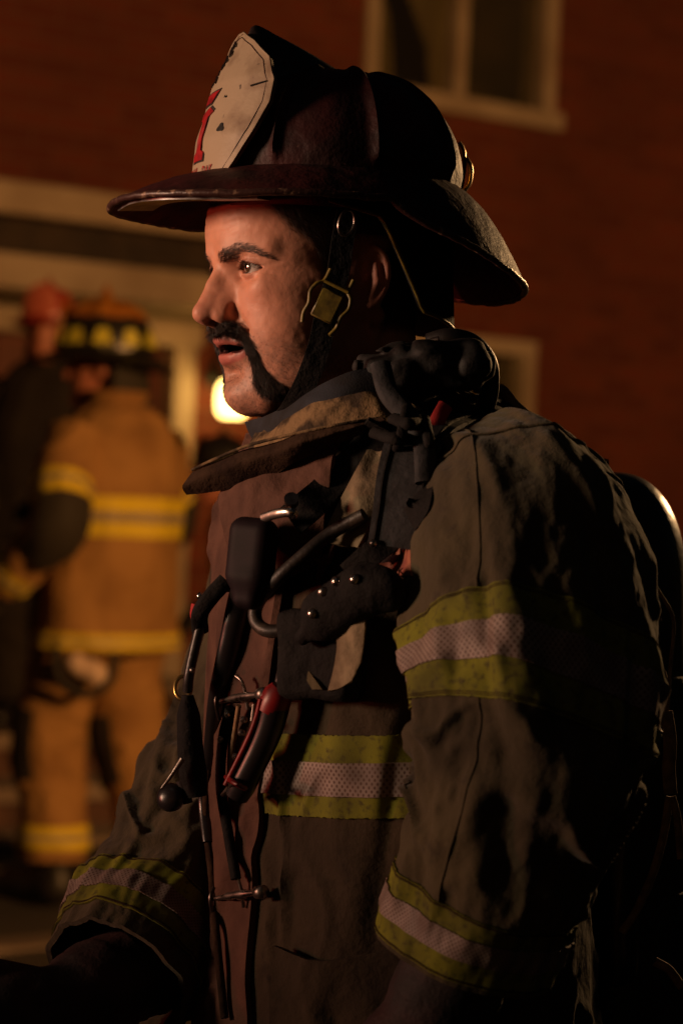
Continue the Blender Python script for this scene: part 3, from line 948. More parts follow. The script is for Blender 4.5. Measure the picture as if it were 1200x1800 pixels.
    # liner: red band round the brow, yellow ear-flap piping, dark ear flap
    rg = np.linspace(0, 2 * np.pi, 90, endpoint=False)
    z = np.linspace(0, 1, 6)
    G = np.zeros((90, 6, 3))
    for j, q in enumerate(z):
        G[:, j] = np.stack([np.cos(rg) * 10.7 + 0.2, np.sin(rg) * 8.6, np.full(90, 0.4 - 3.3 * q)], -1)
    sheet('brow_band', K2S(G), MT['redcloth_dark'], root, 0.004, closed=True, outward=norm(K2S(G) - KO))
    an = np.radians(np.linspace(72, 288, 80))
    G = np.zeros((80, 12, 3))
    for j, q in enumerate(np.linspace(0, 1, 12)):
        low = np.interp(np.degrees(an), [72, 95, 120, 180, 240, 265, 288], [2.8, 3.8, 11.5, 13.0, 11.5, 3.8, 2.8])
        rad = 1 + 0.06 * q
        G[:, j] = np.stack([np.cos(an) * 10.9 * rad + 0.2, np.sin(an) * 9.0 * rad, 0.2 - low * q], -1)
    G = K2S(G); G = G + (fbm(G * 25, 2, 6) * 0.003)[..., None] * norm(G - KO)
    flap = sheet('ear_flap', G, MT['blackcloth'], root, 0.004, closed=False, outward=norm(G - KO))
    e = G[:, -1]
    tube('ear_flap_piping', e[:34], 0.0017, MT['buckle'], flap, 6)
    # chin strap with its quick-release buckle
    st = cr([P(612, 372, -0.085), P(603, 420, -0.095), P(594, 480, -0.105), P(575, 545, -0.115), P(562, 605, -0.113), P(541, 665, -0.104), P(514, 718, -0.086), P(494, 742, -0.055), P(484, 748, -0.02), P(490, 728, 0.03), P(530, 650, 0.08)], 80)
    nrm = np.array([0.15, -1, 0.05]); nrms = np.repeat(nrm[None], 80, 0)
    nrms[58:] = np.linspace([0.15, -1, 0.05], [-0.5, -0.4, -0.9], 22)
    ribbon('chin_strap', st, 0.019, MT['blackcloth'], root, 0.0025, nrms)
    c = P(577, 532, -0.121)
    ax = norm(P(548, 590, 0) - P(606, 470, 0)); sx = norm(np.cross(ax, [0, 1, 0])) 
    if sx[0] < 0: sx = -sx
    nr_ = np.array([0, -1.0, 0])
    def B(a, b, o=0.0): return c + ax * b * 0.01 + sx * a * 0.01 + nr_ * o * 0.01 + np.array([0, 0.06 * a * 0.01, 0])
    mb = MB()
    mb.box(c + ax * 0.003, (0.019, 0.025, 0.007), np.stack([sx, ax, nr_], 1), 0.3)
    bk = mb.build('buckle', MT['buckle'], root)
    for sd in (-1, 1):
        pts = [B(sd * 1.05, -2.6), B(sd * 1.1, -1.5), B(sd * 1.55, -1.0, .2), B(sd * 1.75, -0.2, .2), B(sd * 1.45, 0.7, .2), B(sd * 1.5, 1.6), B(sd * 1.25, 2.4)]
        tube('buckle_prong', cr(pts, 26), 0.0017, MT['buckle'], bk, 7)
    tube('buckle_bar', np.array([B(-1.1, -1.5, .2), B(1.1, -1.5, .2)]), 0.0018, MT['buckle'], bk, 7)
    ring = np.linspace(0, 2 * np.pi, 25)
    tube('strap_ring', P(609, 392, -0.098) + np.stack([0.0065 * np.cos(ring) + 0.002 * np.sin(ring), 0.004 * np.cos(ring), 0.011 * np.sin(ring)], 1), 0.0014, MT['chrome'], root, 7)
    return root

def ribbon(name, path, width, mat, parent, thick, nrm, taper=None):
    """flat strap; nrm = surface normal per point (or one for all)"""
    path = np.asarray(path, float)
    nrm = np.asarray(nrm, float)
    if nrm.ndim == 1: nrm = np.repeat(nrm[None], len(path), 0)
    t = norm(np.gradient(path, axis=0))
    side = norm(np.cross(t, nrm)); n = norm(np.cross(side, t))
    w = np.broadcast_to(np.asarray(width, float), (len(path),))
    k = np.linspace(-0.5, 0.5, 7)
    G = path[None] + side[None] * (w[None, :, None] * k[:, None, None]) - n[None] * ((k ** 4)[:, None, None] * 0.02 * w[None, :, None])
    return sheet(name, G, mat, parent, thick, outward=np.broadcast_to(n[None], G.shape))

MT['eyeshield'] = material('eye_shield_plastic', (0.22, 0.2, 0.19), 0.3, c2=(0.06, 0.055, 0.05), scale=80, bump=0.1, bscale=200)
MT['redcloth_dark'] = material('brow_band_leather', (0.16, 0.012, 0.01), 0.6, bump=0.3, bscale=400)
# ------------------------------------------------------------------ his turnout coat
BETA = math.radians(23)
TF = np.array([-math.cos(BETA), -math.sin(BETA), 0.0])
TL = np.array([math.sin(BETA), -math.cos(BETA), 0.0])
#        z      cx     cy     a      bf     bb
TLEV = np.array([
    [0.105, 0.030, 0.020, 0.080, 0.085, 0.080],
    [0.080, 0.036, 0.020, 0.115, 0.105, 0.100],
    [0.050, 0.042, 0.020, 0.155, 0.125, 0.118],
    [0.005, 0.046, 0.020, 0.185, 0.145, 0.132],
    [-0.06, 0.050, 0.020, 0.198, 0.158, 0.145],
    [-0.20, 0.052, 0.020, 0.198, 0.164, 0.150],
    [-0.34, 0.050, 0.020, 0.200, 0.168, 0.155],
    [-0.48, 0.050, 0.020, 0.208, 0.172, 0.162],
    [-0.62, 0.050, 0.020, 0.220, 0.178, 0.170]])

def torso_pt(u, v, off=0.0):
    """u = 0 at the front closure, + towards his left; v 0 (collar) .. 1 (hem)"""
    u, v = np.broadcast_arrays(np.asarray(u, float), np.asarray(v, float))
    zz = np.linspace(0, 1, len(TLEV))
    L = [np.interp(v, zz, TLEV[:, k]) for k in range(6)]
    # smooth the level curve a little
    c, s = np.cos(u), np.sin(u)
    e = 1.0
    cc, ss = np.sign(c) * np.abs(c) ** e, np.sign(s) * np.abs(s) ** e
    b = np.where(c > 0, L[4], L[5])
    p = np.stack([L[1], L[2], L[0]], -1) + (cc * b)[..., None] * TF + (ss * L[3])[..., None] * TL
    n = norm((cc / b)[..., None] * TF + (ss / L[3])[..., None] * TL + np.array([0, 0, 0.9]) * np.clip(0.35 - v, 0, 1)[..., None] * 8)
    q = np.stack([u * 2.2, v * 1.6, 0 * u], -1)
    w = fbm(q * 1.4 + 3.1, 2, 11)
    d = 0.008 * fbm(np.stack([u * 2.6 + v * 3.4 + 0.8 * w, v * 2.6 - u * 1.7, u * 0.9 + 1.3], -1), 3, 21)
    d = d + 0.0055 * (crease(np.stack([u * 3.2 + v * 4.2 + 1.2 * w, v * 3.6 - u * 1.9 + w, u * 0.7 + 4.0], -1), 31) - 0.3)
    d = d + 0.0035 * (crease(np.stack([u * 3 + v * 7, v * 11 - u * 2, 0 * u + 9.0], -1), 41) - 0.3) * sstep(0.45, 0.75, v)
    return p + n * (d + off)[..., None]

# near (left) arm, far (right) arm: centre line in subject space with sleeve radius
ARM_L = np.array([
    [*P(875, 850, -0.100), 0.050], [*P(905, 890, -0.140), 0.082], [*P(925, 980, -0.185), 0.096], [*P(932, 1100, -0.220), 0.097],
    [*P(935, 1220, -0.245), 0.094], [*P(925, 1350, -0.255), 0.089], [*P(895, 1460, -0.250), 0.080], [*P(855, 1560, -0.240), 0.073], [*P(812, 1685, -0.230), 0.070]])
ARM_R = np.array([
    [*P(600, 850, 0.190), 0.060], [*P(560, 960, 0.200), 0.086], [*P(510, 1130, 0.195), 0.088], [*P(450, 1320, 0.165), 0.088],
    [*P(392, 1440, 0.120), 0.086], [*P(330, 1545, 0.070), 0.080], [*P(265, 1632, 0.020), 0.073], [*P(205, 1722, -0.030), 0.068]])

class Sleeve:
    def __init__(s, arm, seed):
        s.path = cr(arm, 160)
        s.seed = seed
        s.t, s.e1, s.e2 = frames(s.path[:, :3])
        s.len = np.concatenate([[0], np.cumsum(np.linalg.norm(np.diff(s.path[:, :3], axis=0), axis=1))])
        s.L = s.len[-1]
    def pt(s, u, v, off=0.0):
        """u = 0 faces the camera, + towards image right for a hanging arm; v 0..1"""
        u, v = np.broadcast_arrays(np.asarray(u, float), np.asarray(v, float))
        x = np.clip(v, 0, 1) * (len(s.path) - 1)
        i = np.minimum(x.astype(int), len(s.path) - 2); f = (x - i)[..., None]
        g = lambda A: A[i] * (1 - f) + A[i + 1] * f
        c = g(s.path[:, :3]); e1 = g(s.e1); e2 = g(s.e2)
        r = (s.path[i, 3] * (1 - f[..., 0]) + s.path[i + 1, 3] * f[..., 0])
        n = np.cos(u)[..., None] * e1 + np.sin(u)[..., None] * e2
        cu, su = np.cos(u), np.sin(u)
        k = s.seed
        w = fbm(np.stack([cu * 1.2, su * 1.2, v * 3 + k], -1), 2, k)
        # broad drape, long pulled folds on the upper arm, ring folds at the elbow
        d = 0.012 * fbm(np.stack([cu * 1.6, su * 1.6, v * 3.0 + k], -1), 3, k + 5)
        uu = u + 1.9 * v
        d = d + 0.0085 * (crease(np.stack([np.cos(uu) * 2.3 + w, np.sin(uu) * 2.3, v * 1.8 + k], -1), k + 9) - 0.35) * (1 - sstep(0.5, 0.7, v) * 0.5)
        el = np.exp(-((v - 0.70) / 0.15) ** 2)
        d = d + (0.012 if k == 60 else 0.008) * el * (crease(np.stack([cu * 1.1 + w * 0.6, su * 1.1, v * 12 + 1.5 * w + k], -1), k + 15) - 0.35)
        d = d + 0.0035 * (crease(np.stack([cu * 2.6, su * 2.6, v * 9 + k], -1), k + 19, 0.8) - 0.35)
        d = d + 0.0022 * fbm(np.stack([cu * 8, su * 8, v * 22 + k], -1), 2, k + 23)
        d = d * sstep(0.0, 0.06, v) * (1 - 0.55 * sstep(0.86, 1.0, v))
        return c + n * (r + d + off)[..., None]
    def sheet(s, name, mat, parent, u0, u1, v0, v1, nu, nv, off, thick=0.002, vf=None, closed=False, fray=0.0, seed=1):
        u = np.linspace(u0, u1, nu, endpoint=not closed); v = np.linspace(0, 1, nv)
        U, V = np.meshgrid(u, v, indexing='ij')
        sh = vf(U) if vf else 0
        if fray:
            fr_ = np.random.default_rng(seed).normal(0, fray, nu)
            edge = np.where(V > 0.98, 1, 0) - np.where(V < 0.02, 1, 0)
            sh = sh + edge * fr_[:, None]
        VV = v0 + (v1 - v0) * V + sh
        G = s.pt(U, VV, off)
        uv = np.stack([U * 0.088, VV * s.L], -1)
        c = s.pt(U, VV, off - 0.05)
        return sheet(name, G, mat, parent, thick, closed=closed, uv=uv, outward=norm(G - c)), G

BV = []          # surfaces that straps and gear rest on
def register(o):
    me = o.data
    V = np.zeros(len(me.vertices) * 3, np.float32); me.vertices.foreach_get('co', V)
    BV.append(BVHTree.FromPolygons(V.reshape(-1, 3).tolist(), [list(p.vertices) for p in me.polygons]))
CAMW = Vector((0, -CAMD, EYE))
def W2S(p):
    d = np.asarray(p) - O_
    return np.array([d @ R_, d @ F_, d @ U_])
def hit(px, py, off=0.004, default=-0.1):
    """point on the registered clothing under photo pixel (px, py), lifted off towards the camera; and its normal"""
    d = Vector(W(px, py, CAMD)) - CAMW
    d.normalize()
    best = None
    for b in BV:
        r = b.ray_cast(CAMW, d)
        if r[0] is not None and (best is None or r[3] < best[3]): best = r
    if best is None:
        return P(px, py, default), np.array([-0.3, -1, 0.0])
    n = np.array(best[1]); n = np.array([n @ R_, n @ F_, n @ U_])
    if n[1] > 0: n = -n
    p = W2S(np.array(best[0]))
    q = p + n * off * 0.5 + norm(np.array([0, -CAMD, 0.0]) - p) * off
    k = (CAMD + q[1]) / (CAMD + p[1])
    return np.array([(px - 600) * SPX * (CAMD + q[1]) / CAMD, q[1], -(py - 900) * SPX * (CAMD + q[1]) / CAMD]), n
def hits(pts, off=0.004, n=None, smooth=0):
    a = [hit(x, y, off) for x, y in pts]
    p = np.array([k[0] for k in a]); nn = np.array([k[1] for k in a])
    m = n or max(12, 8 * len(pts))
    path = cr(p, m)
    t = np.linspace(0, 1, len(pts)); nn = norm(np.stack([np.interp(np.linspace(0, 1, m), t, nn[:, k]) for k in range(3)], 1))
    for _ in range(smooth):
        path[1:-1] = (path[:-2] + path[1:-1] * 2 + path[2:]) / 4
    return path, nn
def strap(name, pts, width, mat, parent, off=0.006, thick=0.003):
    p, n = hits(pts, off)
    # rounded depth so that a strap does not dive into folds
    y = p[:, 1].copy()
    for _ in range(6): y[1:-1] = np.minimum(y[1:-1], (y[:-2] + y[2:]) / 2)
    k = (CAMD + y) / (CAMD + p[:, 1])
    p = np.stack([p[:, 0] * k, y, p[:, 2] * k], 1)
    return ribbon(name, p, width, mat, parent, thick, norm(n * 0.6 + np.array([-0.15, -0.8, 0.05])))

def build_coat(root):
    coat_body = None
    nu, nv = 320, 300
    u = np.linspace(-np.pi, np.pi, nu, endpoint=False); v = np.linspace(0, 1, nv)
    U, V = np.meshgrid(u, v, indexing='ij')
    G = torso_pt(U, V)
    C = torso_pt(U, V, -0.05)
    coat = sheet('turnout_coat', G, MT['coat_shaded'], root, 0.005, closed=True, outward=norm(G - C), uv=np.stack([U * 0.17, V * 0.77], -1))
    register(coat)
    def tsheet(name, mat, u0, u1, v0, v1, nu, nv, off, thick=0.003, ush=None, vsh=None, fray=0.0, seed=2, parent=coat):
        u = np.linspace(0, 1, nu); v = np.linspace(0, 1, nv)
        A, B = np.meshgrid(u, v, indexing='ij')
        VV = v0 + (v1 - v0) * B
        if vsh: VV = VV + vsh(A)
        if fray:
            e = np.where(B > 0.98, 1, 0) - np.where(B < 0.02, 1, 0)
            VV = VV + e * np.random.default_rng(seed).normal(0, fray, nu)[:, None]
        UU = u0 + (u1 - u0) * A
        if ush: UU = UU + ush(B)
        G = torso_pt(UU, VV, off); C = torso_pt(UU, VV, off - 0.05)
        o = sheet(name, G, mat, parent, thick, outward=norm(G - C), uv=np.stack([UU * 0.17, VV * 0.77], -1))
        return o
    # storm flap down the front, pocket, trim
    fl = tsheet('storm_flap', MT['flap'], -0.42, 0.46, 0.17, 0.995, 40, 160, 0.0075, 0.006, ush=lambda B: 0.10 * np.sin(B * 7.0) - 0.06 * B)
    register(fl)
    ls = Sleeve(ARM_L, 60); rs = Sleeve(ARM_R, 83)
    so, _ = ls.sheet('sleeve', MT['coat'], coat, 0, 2 * np.pi, 0, 1, 260, 360, 0.0, 0.005, closed=True)
    sr, _ = rs.sheet('sleeve', MT['coat'], coat, 0, 2 * np.pi, 0, 1, 220, 300, 0.0, 0.005, closed=True)
    register(so); register(sr)
    # reflective trim: lime, silver, lime
    def trim(sl, v0, w, vf, u0, u1, n, seed):
        gap = w / sl.L
        sl.sheet('lime_trim', MT['lime'], coat, u0, u1, v0, v0 + gap * 3.0, n, 26, 0.0022, 0.0015, vf=vf, fray=0.0003, seed=seed)
        for fr_ in (0.07, 0.13, 2.87, 2.93):
            uu_ = np.linspace(u0, u1, 160); tube('stitching', sl.pt(uu_, v0 + gap * fr_ + vf(uu_), 0.0024), 0.0004, MT['lapel'], coat, 5)
        sl.sheet('silver_tape', MT['silver'], coat, u0, u1, v0 + gap * 0.98, v0 + gap * 2.02, n, 12, 0.0040, 0.0012, vf=vf)
    trim(ls, 0.435, 0.0215, lambda U: 0.035 * np.cos(U + 2.0) , -np.pi, np.pi, 300, 4)
    trim(ls, 0.870, 0.018, lambda U: 0.0 * U, -np.pi, np.pi, 260, 5)
    trim(rs, 0.865, 0.019, lambda U: 0.0 * U, -np.pi, np.pi, 260, 6)
    for nm, mt, v0, v1, of in (('lime_trim', 'lime', 0.0, 1.0, 0.0032), ('silver_tape', 'silver', 0.33, 0.74, 0.0052)):
        a, b = 0.612, 0.672
        tsheet(nm, MT[mt], 0.34, 3.0, a + (b - a) * v0, a + (b - a) * v1, 300, 26, of, 0.0018, fray=0.0003 if nm == 'lime_trim' else 0, vsh=lambda A: -0.006 * np.sin(A * 3))
        tsheet(nm, MT[mt], -2.9, -0.48, a + (b - a) * v0, a + (b - a) * v1, 200, 26, of, 0.0018)
    # big lower pocket with its flap
    tsheet('pocket', MT['coat_shaded'], 0.55, 1.75, 0.79, 0.985, 60, 60, 0.012, 0.012)
    tsheet('pocket_flap', MT['coat_shaded'], 0.52, 1.78, 0.765, 0.83, 60, 30, 0.017, 0.006, vsh=lambda A: 0.006 * np.sin(A * 9))
    # seams of the near sleeve and yoke
    t = np.linspace(0.02, 0.97, 150)
    for u0, off in ((0.42, 0.0004),):
        tube('seam', ls.pt(u0 + 0.25 * np.sin(t * 2.5) , t, off), 0.0011, MT['coat'], coat, 6)
    uu = np.linspace(-1.9, 1.6, 90)
    tube('seam', ls.pt(uu, 0.115 + 0.02 * np.cos(uu * 1.3), 0.001), 0.0016, MT['coat'], coat, 6)
    # shoulder cap: cloth that bridges coat and sleeve
    up = cr([P(690, 750, -0.07), P(760, 748, -0.100), P(850, 742, -0.085), P(940, 768, -0.05), P(1045, 822, -0.01)], 60)
    mid = cr([P(735, 818, -0.135), P(778, 800, -0.155), P(862, 780, -0.150), P(955, 800, -0.105), P(1056, 850, -0.04)], 60)
    low = cr([P(730, 885, -0.180), P(765, 868, -0.208), P(865, 850, -0.222), P(975, 868, -0.180), P(1082, 912, -0.09)], 60)
    lo2 = cr([P(740, 960, -0.175), P(775, 955, -0.215), P(870, 945, -0.232), P(990, 955, -0.185), P(1090, 1000, -0.10)], 60)
    G = cr(np.stack([up, mid, low, lo2], 0).reshape(4, -1), 40).reshape(40, 60, 3)
    q = G * 1.0
    d = 0.006 * fbm(q * 16, 3, 71) + 0.0045 * (crease(q * np.array([20, 8, 9]) + 2.0, 72) - 0.35)
    N = np.array([0.0, -0.75, 0.65])
    fade = np.linspace(1, 0.2, 40)[:, None]
    G = G + (d * fade)[..., None] * N
    sy = sheet('shoulder_yoke', G, MT['coat'], coat, 0.005, outward=np.broadcast_to(N, G.shape))
    register(sy)
    # collar: wraps the neck, standing up; lapel juts forward
    def loft(name, rows, mat, nrow, ncol, thick, outv, amp=0.003, freq=30, seed=5, parent=coat):
        C = [cr([P(*k) for k in r], ncol) for r in rows]
        G = cr(np.stack(C, 0).reshape(len(C), -1), nrow).reshape(nrow, ncol, 3)
        o = np.asarray(outv, float)
        G = G + (amp * fbm(G * freq, 3, seed) + amp * 0.8 * (crease(G * freq * 0.6, seed + 3) - 0.3))[..., None] * o
        s = sheet(name, G, mat, parent, thick, outward=np.broadcast_to(o, G.shape))
        register(s)
        return s
    loft('inner_hood', [
        [(430, 742, -0.01), (470, 730, -0.06), (540, 690, -0.095), (610, 655, -0.105), (690, 640, -0.085), (760, 640, -0.03), (790, 650, 0.03)],
        [(440, 765, -0.02), (480, 752, -0.075), (550, 715, -0.115), (620, 690, -0.122), (700, 680, -0.10), (780, 680, -0.04), (815, 690, 0.03)],
        [(470, 810, -0.03), (500, 795, -0.08), (560, 770, -0.115), (640, 750, -0.12), (720, 730, -0.10), (800, 720, -0.04), (840, 730, 0.03)]], MT['navy'], 20, 60, 0.004, (0.0, -0.8, 0.5), 0.003, 28, 5)
    loft('collar', [
        [(455, 748, -0.03), (500, 734, -0.088), (560, 706, -0.122), (630, 692, -0.132), (690, 698, -0.122), (740, 715, -0.09)],
        [(440, 775, -0.04), (490, 765, -0.098), (560, 738, -0.132), (640, 722, -0.140), (700, 728, -0.130), (750, 738, -0.10)],
        [(430, 805, -0.04), (480, 795, -0.10), (560, 768, -0.136), (640, 748, -0.142), (710, 745, -0.134), (760, 752, -0.105)]], MT['coat_worn'], 26, 70, 0.006, (-0.1, -0.8, 0.5), 0.0035, 42, 15)
    # far side of the collar, behind the chin
    loft('collar', [
        [(455, 748, -0.02), (470, 748, 0.04), (540, 735, 0.10), (640, 715, 0.125), (740, 700, 0.10), (790, 700, 0.03), (760, 715, -0.05)],
        [(445, 800, -0.02), (450, 800, 0.05), (530, 790, 0.12), (640, 775, 0.15), (770, 755, 0.12), (830, 745, 0.03), (790, 750, -0.06)]], MT['coat_worn'], 14, 60, 0.005, (-0.3, 0.8, 0.3), 0.002, 40, 25)
    lap = [
        [(338, 828, -0.080), (378, 809, -0.098), (440, 784, -0.122), (530, 762, -0.147), (610, 746, -0.154), (672, 736, -0.147)],
        [(328, 842, -0.088), (378, 824, -0.108), (445, 800, -0.134), (535, 776, -0.156), (618, 752, -0.160), (678, 742, -0.151)],
        [(320, 856, -0.086), (384, 843, -0.104), (458, 820, -0.128), (545, 788, -0.150), (626, 758, -0.154), (682, 748, -0.147)],
        [(326, 868, -0.078), (394, 860, -0.096), (470, 838, -0.118), (552, 800, -0.140), (634, 766, -0.146), (684, 754, -0.140)]]
    lo_ = loft('lapel', lap, MT['lapel'], 26, 90, 0.0045, (-0.2, -0.9, 0.3), 0.0085, 17, 33)
    tube('lapel_piping', cr([P(*k) for k in lap[0]], 70) + np.array([0, -0.001, 0.001]), 0.0014, MT['coat_worn'], coat, 7)
    # upper front of the flap standing under the lapel
    loft('storm_flap_top', [
        [(400, 838, -0.085), (455, 815, -0.110), (520, 790, -0.125), (600, 762, -0.130)],
        [(385, 880, -0.090), (440, 865, -0.115), (510, 845, -0.130), (590, 810, -0.138)],
        [(395, 960, -0.095), (440, 950, -0.118), (500, 930, -0.138), (580, 880, -0.146)],
        [(392, 1040, -0.092), (430, 1040, -0.112), (480, 1030, -0.132), (560, 990, -0.145)]], MT['flap'], 60, 70, 0.005, (-0.5, -0.8, 0.1), 0.0075, 24, 43)
    # gloves, trousers and boots
    glove(root, ls, P(770, 1745, -0.235), P(735, 1830, -0.235), 1)
    glove(root, rs, P(120, 1775, -0.085), P(-30, 1850, -0.14), -1)
    legs(root)
    return coat, ls, rs

MT['lapel'] = material('lapel_cloth', (0.05, 0.03, 0.019), 0.95, c2=(0.025, 0.015, 0.011), scale=30, bump=0.5, bscale=500, bump2=0.4, b2scale=80, spec=0.08)

def glove(root, sl, palm, tip, side):
    """gauntlet glove: cuff inside the sleeve, palm, four curled fingers and a thumb"""
    w = sl.path[-1, :3]
    ax = norm(tip - w); 
    lat = norm(np.cross(ax, [0, 1, 0])) * side
    dep = np.cross(ax, lat)
    Mx = np.stack([ax, lat, dep], 1)
    org = w - ax * 0.02
    def f(p):
        d = chain(p, [(-0.02, 0, 0), (0.045, 0, 0), (0.09, 0.0, 0)], [0.045, 0.038, 0.036], 0.02)
        q = p * np.array([1, 1, 1.35])
        d = smin(d, ell(p, (0.13, 0.0, 0.0), (0.055, 0.05, 0.028)), 0.02)
        for k, (y, L) in enumerate(((0.036, 0.07), (0.013, 0.08), (-0.011, 0.075), (-0.034, 0.06))):
            b = np.array([0.165, y, 0.0])
            j1 = b + np.array([L * 0.5, 0, 0.006]); j2 = j1 + np.array([L * 0.22, 0, 0.028]); j3 = j2 + np.array([-0.01, 0, 0.026])
            d = smin(d, chain(p, [b, j1, j2, j3], [0.0135, 0.0125, 0.0115, 0.0105], 0.004), 0.006)
        d = smin(d, chain(p, [(0.11, 0.035, 0.008), (0.145, 0.062, 0.02), (0.185, 0.066, 0.032)], [0.018, 0.0145, 0.0115], 0.004), 0.008)
        return d + 0.0016 * fbm(p * 70, 2, 3) - 0.002 * sstep(0.004, 0.0, np.abs((p[:, 0] * 40) % 1 - 0.5) * 0.03) * (p[:, 0] < 0.07)
    V, Q = surface_nets(f, (-0.08, -0.09, -0.06), (0.29, 0.1, 0.1), 0.004)
    V = org + V @ Mx.T
    return mesh_obj('glove', V, Q if np.linalg.det(Mx) > 0 else Q[:, ::-1], MT['glove'], root)

def legs(root):
    """turnout trousers and boots, below the picture"""
    for s in (1, -1):
        hip = np.array([0.04, 0.02, -0.55]) + TL * 0.10 * s
        foot = S2W(hip); 
        a = S2W(hip); b = a.copy(); b[2] = 0.10
        b = b + (np.array([-0.06, 0.0, 0]) if s > 0 else np.array([0.08, 0.05, 0]))
        path = cr([a + [0, 0, 0.08], (a + b) / 2 + [-0.02, -0.01, 0.04], b + [0, 0, 0.04], b], 60)
        r = np.interp(np.linspace(0, 1, 60), [0, 0.5, 0.9, 1], [0.115, 0.10, 0.095, 0.098])
        t, e1, e2 = frames(path, (0.1, -1, 0))
        an = np.linspace(0, 2 * np.pi, 60, endpoint=False)
        G = path[None] + (np.cos(an)[:, None, None] * e1 + np.sin(an)[:, None, None] * e2) * r[None, :, None]
        G = G + 0.012 * fbm(G * 9, 3, 7)[..., None] * norm(G - path[None])
        sheet('trouser_leg', G, MT['coat'], root, 0.005, closed=True, outward=norm(G - path[None]), world=True)
        fd = np.array([TF[0], TF[1], 0])
        def bf(p):
            q = p - np.array([b[0], b[1], 0])
            x = q @ fd; y = q @ np.array([-fd[1], fd[0], 0]); z = q[:, 2]
            k = np.stack([x, y, z], 1)
            d = cap(k, (-0.03, 0, 0.16), (-0.03, 0, 0.06), 0.06, 0.056)
            d = smin(d, chain(k, [(-0.03, 0, 0.05), (0.08, 0, 0.045), (0.17, 0, 0.04)], [0.05, 0.048, 0.042], 0.01), 0.03)
            return smax(d, -z, 0.005)
        V, Q = surface_nets(bf, (b[0] - 0.28, b[1] - 0.28, -0.02), (b[0] + 0.28, b[1] + 0.28, 0.25), 0.012)
        mesh_obj('boot', V, Q, MT['black'], root, world=True)
# ------------------------------------------------------------------ gear hung on the coat
def at(px, py, off=0.004): return hit(px, py, off)[0]

def blob(name, f, lo, hi, h, mat, parent, M=None, c=(0, 0, 0)):
    V, Q = surface_nets(f, lo, hi, h)
    if M is not None:
        V = V @ np.asarray(M).T
        if np.linalg.det(M) < 0: Q = Q[:, ::-1]
    return mesh_obj(name, V + np.asarray(c, float), Q, mat, parent)

def rb(p, h, r):
    """rounded box distance"""
    q = np.abs(p) - (np.asarray(h) - r)
    return np.linalg.norm(np.maximum(q, 0), axis=1) + np.minimum(q.max(1), 0) - r

